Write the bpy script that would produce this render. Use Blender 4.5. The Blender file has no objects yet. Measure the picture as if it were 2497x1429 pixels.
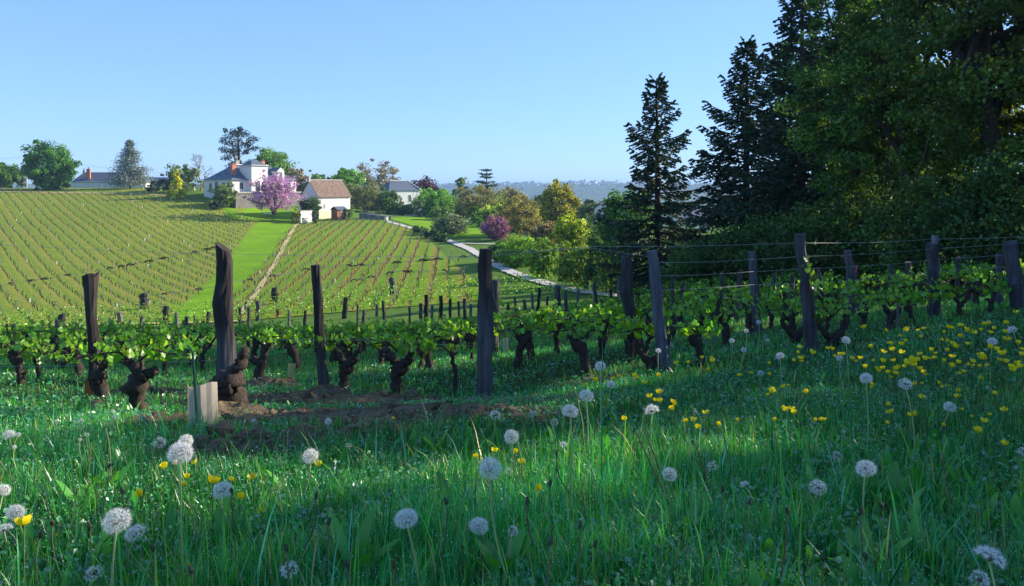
import bpy, math, random
import numpy as np
from mathutils import Vector

# ------------------------------------------------------------------ camera, sky, sun, exposure
scene = bpy.context.scene
COL = scene.collection
F, HZ, CX = 1900.0, 455.0, 1248.5          # focal length, eye level and centre column of a 2497 x 1429 frame
cam_data = bpy.data.cameras.new("camera")
cam = bpy.data.objects.new("camera", cam_data); COL.objects.link(cam)
cam_data.sensor_width = 36.0
cam_data.lens = F / 2497.0 * 36.0
cam_data.shift_y = -(714.5 - HZ) / 2497.0
cam_data.clip_start, cam_data.clip_end = 0.05, 12000
cam.location = (0, 0, 0); cam.rotation_euler = (math.radians(90), 0, 0)
scene.camera = cam

SUN_AZ, SUN_EL = math.radians(67), math.radians(24)      # azimuth clockwise from the view direction
world = bpy.data.worlds.new("World"); scene.world = world; world.use_nodes = True
wn = world.node_tree
sky = wn.nodes.new("ShaderNodeTexSky"); sky.sky_type = 'NISHITA'; sky.sun_disc = False
sky.sun_elevation, sky.sun_rotation = SUN_EL, SUN_AZ
sky.altitude, sky.air_density, sky.dust_density, sky.ozone_density = 100, 1.0, 0.1, 5.0
tint = wn.nodes.new("ShaderNodeMix"); tint.data_type = 'RGBA'; tint.blend_type = 'MULTIPLY'; tint.inputs[0].default_value = 1.0
tint.inputs[7].default_value = (.80, 1.13, 1.72, 1)         # white balance of the whole sky
soft = wn.nodes.new("ShaderNodeGamma"); soft.inputs[1].default_value = .5   # the photograph's soft tone curve, over the whole sky
wn.links.new(sky.outputs[0], soft.inputs[0]); wn.links.new(soft.outputs[0], tint.inputs[6]); wn.links.new(tint.outputs[2], wn.nodes["Background"].inputs[0])
wn.nodes["Background"].inputs[1].default_value = 0.125
sl = bpy.data.lights.new("sun", 'SUN'); sun = bpy.data.objects.new("sun", sl); COL.objects.link(sun)
sl.energy, sl.angle, sl.color = 3.9, math.radians(0.53), (1.0, 0.90, 0.74)
to_sun = Vector((math.cos(SUN_EL) * math.sin(SUN_AZ), math.cos(SUN_EL) * math.cos(SUN_AZ), math.sin(SUN_EL)))
sun.rotation_euler = to_sun.to_track_quat('Z', 'Y').to_euler(); sun.location = (30, 0, 40)
vs = scene.view_settings
vs.view_transform, vs.look, vs.exposure, vs.gamma, vs.use_curve_mapping = 'Standard', 'None', 1.35, 1.0, False
cy = scene.cycles
cy.max_bounces, cy.diffuse_bounces, cy.glossy_bounces, cy.transmission_bounces = 6, 3, 2, 4
cy.volume_bounces, cy.transparent_max_bounces = 0, 4
cy.use_denoising = True
cy.sample_clamp_indirect = 4.0

rng = np.random.default_rng(7)
random.seed(7)

# ------------------------------------------------------------------ terrain
def P(px, py, d):                               # the point seen at a pixel at depth d
    return ((px - CX) / F * d, d, -(py - HZ) / F * d)
TP = [(0, 0, -.93), (-6, 0, -1.0), (6, 0, -.86), (0, -8, -.8), (-15, -5, -1.1), (15, -5, -.8), (30, 0, -.9), (30, -20, -.6), (-30, -20, -1.5),
      (-30, 0, -2.2), (0, 1.5, -1.0), (0, 3, -1.2), (-2, 3, -1.22), (2, 3, -1.18), (0, 6, -1.72), (-4, 6, -1.78), (4, 6, -1.56), (7, 6, -1.45),
      (-12, 6, -2.2), (14, 6, -1.3)]
TP += [P(*a) for a in [(1180, 972, 9.1), (560, 990, 8.7), (235, 970, 9.2), (50, 935, 10), (840, 955, 9.4), (1418, 912, 9.9), (1620, 905, 9.2),
      (1985, 855, 10), (2275, 772, 12.6), (2480, 748, 12.5), (1770, 850, 11.5), (2150, 800, 12), (690, 930, 11.5), (1355, 862, 12.4),
      (200, 893, 15), (800, 893, 15), (1300, 858, 15), (1800, 805, 15), (2300, 745, 16),
      (100, 862, 20), (700, 858, 20), (1200, 842, 20), (1700, 770, 22), (2300, 715, 22),
      (0, 862, 31), (700, 855, 31), (1200, 835, 31), (1500, 770, 31), (1900, 690, 34), (2200, 670, 32), (2450, 660, 28),
      (0, 830, 50), (400, 812, 52), (700, 788, 52), (1000, 765, 50), (1200, 750, 47), (1400, 735, 47), (1560, 728, 50), (1700, 700, 55),
      (0, 790, 62), (300, 790, 60), (-500, 800, 60),
      (0, 640, 96), (300, 645, 96), (600, 660, 90), (800, 655, 88), (1000, 645, 86), (1150, 655, 80), (1250, 662, 75), (1480, 700, 62),
      (0, 545, 125), (300, 545, 125), (560, 560, 125), (750, 570, 122), (950, 580, 118), (1100, 587, 115), (1200, 590, 112), (1350, 610, 100), (1600, 600, 100),
      (0, 465, 160), (250, 466, 162), (420, 472, 160), (500, 474, 160), (560, 512, 146), (640, 530, 145), (735, 534, 147), (850, 530, 150), (950, 538, 144),
      (640, 468, 172), (850, 505, 175), (1000, 525, 185), (1150, 535, 165), (1300, 545, 155), (1500, 540, 150), (-500, 450, 165), (-900, 470, 120),
      (0, 462, 200), (300, 462, 200), (600, 470, 215), (900, 510, 230), (1200, 530, 230), (1500, 530, 230), (2000, 540, 120), (2200, 520, 200), (2497, 560, 80),
      (2900, 560, 60), (3000, 500, 150)]]
TP = np.array(TP)
def _phi(r2): return np.where(r2 > 1e-9, .5 * r2 * np.log(np.maximum(r2, 1e-9)), 0)
S = 50.0                                        # scaled for conditioning
_c = TP[:, :2] / S
_n = len(_c)
_K = _phi(((_c[:, None] - _c[None]) ** 2).sum(-1)) + 2e-5 * np.eye(_n)
_Q = np.hstack([np.ones((_n, 1)), _c])
_w = np.linalg.solve(np.block([[_K, _Q], [_Q.T, np.zeros((3, 3))]]), np.concatenate([TP[:, 2], np.zeros(3)]))
def _tps(x, y):
    p = np.stack([x, y], -1) / S
    out = np.empty(len(p))
    for i in range(0, len(p), 20000):
        q = p[i:i + 20000]
        out[i:i + 20000] = _phi(((q[:, None] - _c[None]) ** 2).sum(-1)) @ _w[:_n] + _w[_n] + q @ _w[_n + 1:]
    return out
def sstep(a, b, x):
    t = np.clip((x - a) / (b - a), 0, 1); return t * t * (3 - 2 * t)
def H(x, y):
    x = np.atleast_1d(np.asarray(x, float)); y = np.atleast_1d(np.asarray(y, float))
    shp = x.shape; x = x.ravel(); y = y.ravel()
    r = np.hypot(x, y)
    k = np.minimum(1, 240 / np.maximum(r, 1e-6))
    near = _tps(x * k, y * k)
    near = np.clip(near, -13, 3)
    far = -14 - 26 * sstep(300, 900, r) + 48 * sstep(1700, 3000, r) + 3.0 * np.sin(x / 410 + 1) * sstep(1500, 2600, r) + 2 * np.sin(x / 170)* sstep(1500, 2600, r)
    far = far * np.where(y > -50, 1, 0) + np.where(y > -50, 0, -3)
    t = sstep(215, 420, r)
    z = near * (1 - t) + far * t
    z += .012 * np.sin(x * 3.1 + y * 1.7) * np.sin(y * 2.3 - x) * sstep(25, 12, r)
    return z.reshape(shp)
def Hs(x, y): return float(H(x, y)[0])
_D = np.geomspace(.7, 420, 5000)
def hit(px, py, h=0.0, dmin=0, default=None):   # where the line of sight through a pixel meets the ground raised by h
    x = (px - CX) / F * _D; zr = -(py - HZ) / F * _D
    f = zr - (H(x, _D) + h)
    ok = np.nonzero((f[:-1] > 0) & (f[1:] <= 0) & (_D[:-1] >= dmin))[0]
    if len(ok) == 0:
        if default is None: return None
        d = default
    else:
        i = ok[0]; a = f[i] / (f[i] - f[i + 1]); d = _D[i] * (1 - a) + _D[i + 1] * a
    xx = (px - CX) / F * d
    return xx, d, Hs(xx, d)
def gx(px, d): return (px - CX) / F * d

# ------------------------------------------------------------------ mesh helpers
def mesh_np(name, V, T, C=None, smooth=False, attrs=None):
    V = np.asarray(V, np.float32); T = np.asarray(T, np.int32)
    me = bpy.data.meshes.new(name)
    me.vertices.add(len(V)); me.vertices.foreach_set('co', V.ravel())
    me.loops.add(T.size); me.loops.foreach_set('vertex_index', T.ravel())
    me.polygons.add(len(T)); me.polygons.foreach_set('loop_start', np.arange(0, T.size, T.shape[1], dtype=np.int32))
    me.polygons.foreach_set('use_smooth', np.full(len(T), bool(smooth)))
    me.update(calc_edges=True)
    if C is not None:
        C = np.asarray(C, np.float32)
        if C.ndim == 1: C = np.tile(C, (len(V), 1))
        if C.shape[1] == 3: C = np.hstack([C, np.ones((len(C), 1), np.float32)])
        a = me.attributes.new('Col', 'FLOAT_COLOR', 'POINT'); a.data.foreach_set('color', C.ravel())
    for k, v in (attrs or {}).items():
        a = me.attributes.new(k, 'FLOAT', 'POINT'); a.data.foreach_set('value', np.asarray(v, np.float32))
    return me
def link(name, me, mat=None, parent=None, loc=(0, 0, 0), rz=0.0, sc=None):
    o = bpy.data.objects.new(name, me); COL.objects.link(o)
    if mat is not None and me is not None and not me.materials: me.materials.append(mat)
    o.location = loc; o.rotation_euler = (0, 0, rz)
    if sc is not None: o.scale = (sc, sc, sc) if not hasattr(sc, '__len__') else sc
    if parent: o.parent = parent
    return o
def tag(o, label=None, cat=None, group=None, kind=None):
    if label: o['label'] = label
    if cat: o['category'] = cat
    if group: o['group'] = group
    if kind: o['kind'] = kind
    return o
def empty(name, loc, rz=0.0, sc=None):
    o = bpy.data.objects.new(name, None); COL.objects.link(o)
    o.empty_display_size = .1; o.location = loc; o.rotation_euler = (0, 0, rz)
    if sc is not None: o.scale = (sc, sc, sc) if not hasattr(sc, '__len__') else sc
    return o
class MB:
    def __init__(s): s.v = []; s.t = []; s.c = []; s.n = 0
    def add(s, V, T, C=(1, 1, 1)):
        V = np.asarray(V, float).reshape(-1, 3); T = np.asarray(T, int).reshape(-1, 3)
        C = np.asarray(C, float)
        if C.ndim == 1: C = np.tile(C, (len(V), 1))
        s.v.append(V); s.t.append(T + s.n); s.c.append(C); s.n += len(V); return s
    def box(s, x0, x1, y0, y1, z0, z1, c=(1, 1, 1)):
        V = [(x0, y0, z0), (x1, y0, z0), (x1, y1, z0), (x0, y1, z0), (x0, y0, z1), (x1, y0, z1), (x1, y1, z1), (x0, y1, z1)]
        Q = [(0, 3, 2, 1), (4, 5, 6, 7), (0, 1, 5, 4), (1, 2, 6, 5), (2, 3, 7, 6), (3, 0, 4, 7)]
        T = [t for q in Q for t in ((q[0], q[1], q[2]), (q[0], q[2], q[3]))]
        return s.add(V, T, c)
    def poly(s, pts, c=(1, 1, 1)):
        return s.add(pts, [(0, i, i + 1) for i in range(1, len(pts) - 1)], c)
    def tube(s, pts, rad, n=8, c=(1, 1, 1), jit=0.0, cap=True, r=None):
        V, T = tube(pts, rad, n, jit, cap, r); return s.add(V, T, c)
    def mesh(s, name, smooth=False):
        return mesh_np(name, np.vstack(s.v), np.vstack(s.t), np.vstack(s.c), smooth)
def tube(pts, rad, n=8, jit=0.0, cap=True, r=None):
    r = r or rng
    p = np.asarray(pts, float); k = len(p)
    rad = np.asarray(rad, float) * np.ones(k)
    t = np.gradient(p, axis=0); t /= np.linalg.norm(t, axis=1)[:, None] + 1e-9
    up = np.array([1., 0, 0]) if abs(t[0, 0]) < .8 else np.array([0, 1., 0])
    V = []
    a = np.linspace(0, 2 * np.pi, n, endpoint=False)
    for i in range(k):
        u = up - t[i] * (up @ t[i]); u /= np.linalg.norm(u) + 1e-9; up = u
        w = np.cross(t[i], u)
        rr = rad[i] * (1 + jit * r.standard_normal(n))
        V.append(p[i] + (np.cos(a) * rr)[:, None] * u + (np.sin(a) * rr)[:, None] * w)
    V = np.vstack(V); T = []
    for i in range(k - 1):
        for j in range(n):
            A, B = i * n + j, i * n + (j + 1) % n
            T += [(A, B, B + n), (A, B + n, A + n)]
    if cap:
        V = np.vstack([V, p[0], p[-1]]); c0, c1 = k * n, k * n + 1
        T += [(c0, (j + 1) % n, j) for j in range(n)] + [(c1, (k - 1) * n + j, (k - 1) * n + (j + 1) % n) for j in range(n)]
    return V, np.array(T)

# ------------------------------------------------------------------ materials
def nt(name):
    m = bpy.data.materials.new(name); m.use_nodes = True
    t = m.node_tree; t.nodes.clear(); out = t.nodes.new('ShaderNodeOutputMaterial')
    return m, t, out
def N(t, kind, **kw):
    n = t.nodes.new('ShaderNode' + kind)
    for k, v in kw.items():
        if k.startswith('i_'):
            key = k[2:]; key = int(key) if key.isdigit() else key
            n.inputs[key].default_value = v
        else: setattr(n, k, v)
    return n
def noise(t, scale, detail=3, rough=.6, coord=None, dist=0.0):
    n = N(t, 'TexNoise'); n.inputs['Scale'].default_value = scale; n.inputs['Detail'].default_value = detail
    n.inputs['Roughness'].default_value = rough; n.inputs['Distortion'].default_value = dist
    if coord is not None: t.links.new(coord, n.inputs['Vector'])
    return n
def ramp(t, fac, stops):
    r = N(t, 'ValToRGB'); e = r.color_ramp.elements
    while len(e) < len(stops): e.new(.5)
    for q, (p, c) in zip(e, stops): q.position = p; q.color = (*c, 1)
    t.links.new(fac, r.inputs[0]); return r
def mixc(t, fac, a, b, mode='MIX'):
    m = N(t, 'Mix'); m.data_type = 'RGBA'; m.blend_type = mode
    for s, v in ((m.inputs[0], fac), (m.inputs[6], a), (m.inputs[7], b)):
        if isinstance(v, (int, float)): s.default_value = v
        elif isinstance(v, tuple): s.default_value = (*v, 1)
        else: t.links.new(v, s)
    return m.outputs[2]
def leafmat(name, trans=.4, gloss=.05, rough=.45, tint=(1, 1, 1), tt=(1.35, 1.25, .55)):
    m, t, out = nt(name)
    a = N(t, 'Attribute', attribute_name='Col')
    col = a.outputs['Color']
    if tint != (1, 1, 1): col = mixc(t, 1.0, col, tint, 'MULTIPLY')
    d = N(t, 'BsdfDiffuse'); t.links.new(col, d.inputs[0])
    tr = N(t, 'BsdfTranslucent'); tc = mixc(t, 1.0, col, tt, 'MULTIPLY'); t.links.new(tc, tr.inputs[0])
    mx = N(t, 'MixShader'); mx.inputs[0].default_value = trans
    t.links.new(d.outputs[0], mx.inputs[1]); t.links.new(tr.outputs[0], mx.inputs[2])
    g = N(t, 'BsdfGlossy'); g.inputs['Roughness'].default_value = rough
    m2 = N(t, 'MixShader'); m2.inputs[0].default_value = gloss
    t.links.new(mx.outputs[0], m2.inputs[1]); t.links.new(g.outputs[0], m2.inputs[2])
    t.links.new(m2.outputs[0], out.inputs[0]); return m
def solid(name, c1, c2=None, scale=6, rough=.8, bump=0.0, bscale=40, attr=False, coord='Object', stretch=None, spec=.3, bdist=.01):
    m, t, out = nt(name)
    b = N(t, 'BsdfPrincipled'); b.inputs['Roughness'].default_value = rough; b.inputs['Specular IOR Level'].default_value = spec
    tc = N(t, 'TexCoord'); v = tc.outputs[coord]
    if stretch:
        mp = N(t, 'Mapping'); mp.inputs['Scale'].default_value = stretch; t.links.new(v, mp.inputs[0]); v = mp.outputs[0]
    n = noise(t, scale, 4, .65, v)
    col = ramp(t, n.outputs[0], [(.3, c1), (.7, c2 or c1)]).outputs[0]
    if attr:
        a = N(t, 'Attribute', attribute_name='Col'); col = mixc(t, 1.0, col, a.outputs['Color'], 'MULTIPLY')
    t.links.new(col, b.inputs['Base Color'])
    if bump:
        bn = noise(t, bscale, 4, .6, v); bp = N(t, 'Bump'); bp.inputs['Strength'].default_value = bump; bp.inputs['Distance'].default_value = bdist
        t.links.new(bn.outputs[0], bp.inputs['Height']); t.links.new(bp.outputs[0], b.inputs['Normal'])
    t.links.new(b.outputs[0], out.inputs[0]); return m
M = {}
M['leaf'] = leafmat('tree_leaves', .32, .03)
M['vineleaf'] = leafmat('vine_leaves', .5, .05, .4)
M['grass'] = leafmat('grass_blades', .35, .035, .3, tt=(1.1, 1.25, .6))
M['needle'] = leafmat('conifer_needles', .12, .04)
M['petal'] = leafmat('petals', .35, .04, .35, tt=(1.05, 1.0, .9))
M['pappus'] = leafmat('pappus', .4, .0, tt=(1, 1, 1))
M['bark'] = solid('bark', (.075, .055, .04), (.17, .14, .11), 9, .95, .8, 22, attr=True, stretch=(1, 1, .3), bdist=.03)
M['vinebark'] = solid('vine_bark', (.022, .016, .012), (.085, .062, .045), 26, .95, 1.0, 55, stretch=(1, 1, .35), bdist=.012)
M['post'] = solid('weathered_wood', (.05, .048, .047), (.19, .18, .17), 13, .95, .9, 34, attr=True, stretch=(1, 1, .12), bdist=.01)
M['wire'] = solid('galvanised_wire', (.32, .32, .32), None, 3, .4, spec=.6)
M['stem'] = solid('stems', (1, 1, 1), None, 3, .6, attr=True)
M['guard'] = leafmat('guard_plastic', .35, .06, .4, tt=(1.1, 1.0, .8))
M['soil'] = solid('soil', (.075, .052, .028), (.19, .135, .078), 14, 1.0, .8, 40, bdist=.02)
M['plaster'] = solid('limewashed_wall', (.74, .70, .62), (.84, .81, .74), .8, .9, .2, 6, attr=True)
M['slate'] = solid('slate_roof', (.07, .085, .115), (.13, .15, .185), 2.2, .55, .3, 9, attr=True)
M['clay'] = solid('clay_tile_roof', (.10, .055, .035), (.27, .19, .145), 2.6, .9, .5, 7, attr=True)
M['brick'] = solid('brick', (.45, .15, .08), (.55, .22, .13), 5, .9)
M['stonew'] = solid('stone_wall', (.30, .28, .24), (.46, .43, .37), 1.6, .95, .5, 5, attr=True)
M['glass'] = solid('window_glass', (.015, .02, .025), None, 3, .1, spec=.6)
M['wood'] = solid('bare_wood', (.38, .22, .11), (.52, .33, .18), 6, .8, attr=True)
M['flat'] = solid('painted', (1, 1, 1), None, 3, .6, attr=True)
M['gravel'] = solid('pale_gravel', (.40, .36, .30), (.58, .54, .46), 1.3, 1.0, .4, 20)
M['track'] = solid('ochre_soil', (.42, .34, .12), (.56, .43, .19), .9, 1.0, .4, 15)
# ------------------------------------------------------------------ ground sheet
SOIL = []                                       # bare earth patches: x, y, rx, ry, strength
for (px, py, rx, ry, k) in [(800, 1030, 1.25, .75, 1), (640, 985, .9, .6, 1), (900, 985, 1.0, .5, .9), (480, 1000, .8, .45, .8), (1010, 1030, .8, .5, .7), (1180, 985, .6, .3, .6),
                            (610, 1110, .5, .35, .75), (1330, 985, .6, .35, .5), (730, 1075, .5, .3, .7), (1420, 940, .5, .3, .45), (380, 960, .6, .3, .5), (1260, 1020, .5, .3, .5)]:
    q = hit(px, py); SOIL.append((q[0], q[1], rx, ry, k))
def soil_mask(x, y):
    m = np.zeros(len(x))
    wob = .25 * np.sin(x * 5.1 + y * 3.3) + .2 * np.sin(x * 9.7 - y * 7.1)
    for (a, b, rx, ry, k) in SOIL:
        d = np.sqrt(((x - a) / rx) ** 2 + ((y - b) / ry) ** 2) + wob
        m = np.maximum(m, min(1, k * 1.15) * sstep(1.3, .75, d))
    return m
th = np.concatenate([np.linspace(-62, 62, 280), np.linspace(66, 294, 50)]) * np.pi / 180
rr = np.geomspace(.35, 6500, 250)
TH, RR = np.meshgrid(th, rr)
X, Y = (RR * np.sin(TH)).ravel(), (RR * np.cos(TH)).ravel()
Z = H(X, Y)
sm = soil_mask(X, Y)
Z = Z + sm * (.05 * rng.random(len(X)) + .03)
R_ = np.hypot(X, Y)
gcol = np.zeros((len(X), 3))
gcol[:] = (.035, .055, .018)
def blend(mask, c): gcol[:] = gcol * (1 - mask[:, None]) + np.array(c) * mask[:, None]
blend(sstep(11, 16, R_), (.07, .12, .025))
blend(sstep(30, 45, R_), (.10, .19, .03))
blend(sstep(240, 500, R_), (.09, .13, .05))
blend(sstep(1500, 2300, R_), (.05, .085, .045))
blend(sm, (.13, .092, .052))
nA = len(th); T = []
ii = np.arange(len(rr) - 1)[:, None] * nA; jj = np.arange(nA)[None]
a = (ii + jj).ravel(); b = (ii + (jj + 1) % nA).ravel()
T = np.vstack([np.stack([a, b, b + nA], 1), np.stack([a, b + nA, a + nA], 1)])
c0 = len(X)
V = np.vstack([np.stack([X, Y, Z], 1), [[0, 0, Hs(0, 0)]]])
T = np.vstack([T, [(c0, (j + 1) % nA, j) for j in range(nA)]])[:, ::-1]
gcol = np.vstack([gcol, gcol[:1]])
m, t, out = nt('ground'); M['ground'] = m
geo = N(t, 'NewGeometry'); a_ = N(t, 'Attribute', attribute_name='Col')
n1 = noise(t, .35, 5, .65, geo.outputs['Position']); n2 = noise(t, 6, 5, .7, geo.outputs['Position']); n3 = noise(t, 45, 3, .7, geo.outputs['Position'])
v1 = ramp(t, n1.outputs[0], [(.3, (.72, .8, .7)), (.7, (1.25, 1.12, 1.0))]).outputs[0]
v2 = ramp(t, n2.outputs[0], [(.3, (.6, .65, .6)), (.7, (1.35, 1.25, 1.2))]).outputs[0]
cc = mixc(t, 1.0, mixc(t, 1.0, a_.outputs['Color'], v1, 'MULTIPLY'), v2, 'MULTIPLY')
bs = N(t, 'BsdfPrincipled'); bs.inputs['Roughness'].default_value = 1.0; bs.inputs['Specular IOR Level'].default_value = .1
t.links.new(cc, bs.inputs['Base Color'])
bp = N(t, 'Bump'); bp.inputs['Strength'].default_value = .9; bp.inputs['Distance'].default_value = .03
t.links.new(n3.outputs[0], bp.inputs['Height']); t.links.new(bp.outputs[0], bs.inputs['Normal'])
t.links.new(bs.outputs[0], out.inputs[0])
tag(link('ground', mesh_np('ground', V, T, gcol, True), m), kind='structure')

# ------------------------------------------------------------------ sheets on the far slope: vineyard earth, mown strip, road, tracks
def patch(name, pts, nu, nv, mat, lift=.05, rows=None):
    """four corner points (x, y); the sheet follows the ground"""
    A, B, C_, D_ = [np.array(p, float) for p in pts]
    u, v = np.meshgrid(np.linspace(0, 1, nu), np.linspace(0, 1, nv)); u = u.ravel()[:, None]; v = v.ravel()[:, None]
    p = (A * (1 - u) + B * u) * (1 - v) + (D_ * (1 - u) + C_ * u) * v
    z = H(p[:, 0], p[:, 1]) + lift
    i, j = np.meshgrid(np.arange(nv - 1), np.arange(nu - 1), indexing='ij'); a = (i * nu + j).ravel()
    T = np.vstack([np.stack([a, a + 1, a + nu + 1], 1), np.stack([a, a + nu + 1, a + nu], 1)])
    at = {}
    if rows is not None:
        nrm, sp = rows; at = {'rowc': (p @ np.array(nrm)) / sp}
    return tag(link(name, mesh_np(name, np.column_stack([p, z]), T, None, True, at), mat), kind='structure')
def ribbon(name, line, w, mat, lift=.08, wl=None):
    q = np.array(line, float)
    s = np.concatenate([[0], np.cumsum(np.linalg.norm(np.diff(q, axis=0), axis=1))])
    ss = np.arange(0, s[-1], .8)
    q = np.column_stack([np.interp(ss, s, q[:, 0]), np.interp(ss, s, q[:, 1])])
    for _ in range(6): q[1:-1] = (q[:-2] + q[1:-1] * 2 + q[2:]) / 4
    tg = np.gradient(q, axis=0); tg /= np.linalg.norm(tg, axis=1)[:, None]; nn = np.column_stack([-tg[:, 1], tg[:, 0]])
    r = np.random.default_rng(3)
    V = []
    for k in np.linspace(-1, 1, 5):
        ww = w / 2 * (1 + (.12 * r.standard_normal(len(q)) if abs(k) == 1 else 0))
        e = q + nn * (k * ww)[:, None] if np.ndim(ww) else q + nn * k * ww
        V.append(np.column_stack([e, H(e[:, 0], e[:, 1]) + lift]))
    V = np.stack(V, 1).reshape(-1, 3); n = len(q)
    i, j = np.meshgrid(np.arange(n - 1), np.arange(4), indexing='ij'); a = (i * 5 + j).ravel()
    T = np.vstack([np.stack([a, a + 1, a + 6], 1), np.stack([a, a + 6, a + 5], 1)])[:, ::-1]
    return tag(link(name, mesh_np(name, V, T, None, True), mat), kind='structure')
def fieldmat(name, grass1, grass2, soil1, soil2, duty, alt):
    m, t, out = nt(name)
    geo = N(t, 'NewGeometry'); p = geo.outputs['Position']
    a = N(t, 'Attribute', attribute_name='rowc')
    n1 = noise(t, .6, 3, .6, p); n2 = noise(t, .12, 3, .6, p); n3 = noise(t, 2.6, 5, .75, p)
    mm = N(t, 'Math', operation='MULTIPLY_ADD'); t.links.new(n1.outputs[0], mm.inputs[0]); mm.inputs[1].default_value = .35; t.links.new(a.outputs['Fac'], mm.inputs[2])
    fr = N(t, 'Math', operation='PINGPONG'); t.links.new(mm.outputs[0], fr.inputs[0]); fr.inputs[1].default_value = .5
    # 0 under a row .. 0.5 between rows
    f2 = N(t, 'MapRange'); f2.interpolation_type = 'SMOOTHSTEP'; f2.inputs[1].default_value = duty - .1; f2.inputs[2].default_value = duty + .1; t.links.new(fr.outputs[0], f2.inputs[0])
    al = N(t, 'Math', operation='PINGPONG'); t.links.new(mm.outputs[0], al.inputs[0]); al.inputs[1].default_value = 1.0
    al2 = N(t, 'MapRange'); al2.inputs[1].default_value = .45; al2.inputs[2].default_value = .55; t.links.new(al.outputs[0], al2.inputs[0])
    g = ramp(t, n3.outputs[0], [(.35, grass1), (.65, grass2)]).outputs[0]
    s = ramp(t, n3.outputs[0], [(.35, soil1), (.65, soil2)]).outputs[0]
    gg = mixc(t, N2(t, al2.outputs[0], alt), g, mixc(t, .55, g, s))
    pat = N(t, 'MapRange'); pat.inputs[1].default_value = .35; pat.inputs[2].default_value = .7; pat.inputs[3].default_value = .1; pat.inputs[4].default_value = .75; t.links.new(n2.outputs[0], pat.inputs[0])
    s2 = mixc(t, pat.outputs[0], s, gg)
    col = mixc(t, f2.outputs[0], s2, gg)
    b = N(t, 'BsdfPrincipled'); b.inputs['Roughness'].default_value = 1; b.inputs['Specular IOR Level'].default_value = .1
    t.links.new(col, b.inputs['Base Color'])
    bp = N(t, 'Bump'); bp.inputs['Strength'].default_value = .8; bp.inputs['Distance'].default_value = .12
    t.links.new(n3.outputs[0], bp.inputs['Height']); t.links.new(bp.outputs[0], b.inputs['Normal'])
    t.links.new(b.outputs[0], out.inputs[0]); return m
def N2(t, sock, k):
    mu = N(t, 'Math', operation='MULTIPLY'); t.links.new(sock, mu.inputs[0]); mu.inputs[1].default_value = k; return mu.outputs[0]
M['fieldL'] = fieldmat('slope_vineyard_left', (.115, .205, .012), (.215, .29, .024), (.24, .215, .03), (.35, .30, .055), .14, .55)
M['fieldM'] = fieldmat('slope_vineyard_middle', (.09, .22, .006), (.18, .33, .01), (.24, .18, .03), (.35, .25, .05), .18, .9)
mg, t, out = nt('mown_grass'); M['lawn'] = mg
geo = N(t, 'NewGeometry'); n1 = noise(t, .25, 4, .6, geo.outputs['Position']); n2 = noise(t, 3.5, 5, .75, geo.outputs['Position'])
c_ = mixc(t, 1.0, ramp(t, n1.outputs[0], [(.3, (.12, .26, .006)), (.7, (.21, .37, .01))]).outputs[0], ramp(t, n2.outputs[0], [(.3, (.75, .78, .75)), (.7, (1.2, 1.15, 1.1))]).outputs[0], 'MULTIPLY')
b_ = N(t, 'BsdfPrincipled'); b_.inputs['Roughness'].default_value = 1; b_.inputs['Specular IOR Level'].default_value = .1; t.links.new(c_, b_.inputs['Base Color'])
bp = N(t, 'Bump'); bp.inputs['Strength'].default_value = .6; bp.inputs['Distance'].default_value = .1; t.links.new(n2.outputs[0], bp.inputs['Height']); t.links.new(bp.outputs[0], b_.inputs['Normal'])
t.links.new(b_.outputs[0], out.inputs[0])

RL = np.array([-.62, .785]); NL = np.array([.785, .62])            # row direction and its normal, left field
RM = np.array([-.081, .997]); NM = np.array([.997, .081])          # middle field
SPL, SPM = 1.4, 1.4
fieldL = [(gx(-420, 61), 61), (gx(395, 60), 60), (gx(628, 137), 137), (gx(-300, 158), 158)]
fieldM = [(gx(470, 57), 57), (gx(1225, 56), 56), (gx(1035, 126), 126), (gx(728, 143), 143)]
patch('vineyard_soil', fieldL, 60, 60, M['fieldL'], .05, (NL, SPL))
patch('vineyard_soil', [(gx(-300, 158), 158), (gx(628, 137), 137), (gx(545, 147), 147), (gx(380, 157), 157)], 60, 14, M['fieldL'], .052, (NL, SPL))
polyL = [fieldL[0], fieldL[1], fieldL[2], (gx(545, 147), 147), (gx(440, 155), 155), (gx(380, 157), 157), fieldL[3]]
patch('vineyard_soil', fieldM, 50, 60, M['fieldM'], .05, (NM, SPM))
patch('vineyard_soil', [(gx(728, 143), 143), (gx(1035, 126), 126), (gx(945, 143), 143), (gx(735, 145), 145)], 20, 10, M['fieldM'], .05, (NM, SPM))
patch('mown_grass_strip', [(gx(395, 60), 60), (gx(470, 57), 57), (gx(728, 143), 143), (gx(628, 137), 137)], 14, 40, M['lawn'], .07)
patch('lawn', [(gx(560, 137), 137), (gx(740, 143), 143), (gx(735, 156), 156), (gx(520, 157), 157)], 24, 14, M['lawn'], .06)
patch('lawn', [(gx(940, 150), 150), (gx(1090, 120), 120), (gx(1230, 118), 118), (gx(1100, 165), 165)], 20, 20, M['lawn'], .06)
road = [hit(945, 541)[:2], hit(1000, 556)[:2], hit(1060, 575)[:2], hit(1100, 590)[:2], hit(1145, 608)[:2], hit(1190, 634)[:2], hit(1240, 663)[:2], hit(1310, 686)[:2], hit(1390, 706, default=56)[:2], hit(1480, 721, default=52)[:2], (gx(1570, 50), 50), (gx(1720, 52), 52)]
ribbon('road', road, 1.25, M['gravel'], .1)
ribbon('path', [(gx(1110, 111), 111), (gx(1160, 109), 109), (gx(1215, 108), 108), (gx(1290, 107), 107)], .8, M['gravel'], .12)
ribbon('dirt_track', [(gx(-300, 61), 61), (gx(0, 61), 61), (gx(200, 60), 60), (gx(420, 58.5), 58.5), (gx(600, 56), 56)], .9, M['track'], .1)
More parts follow.
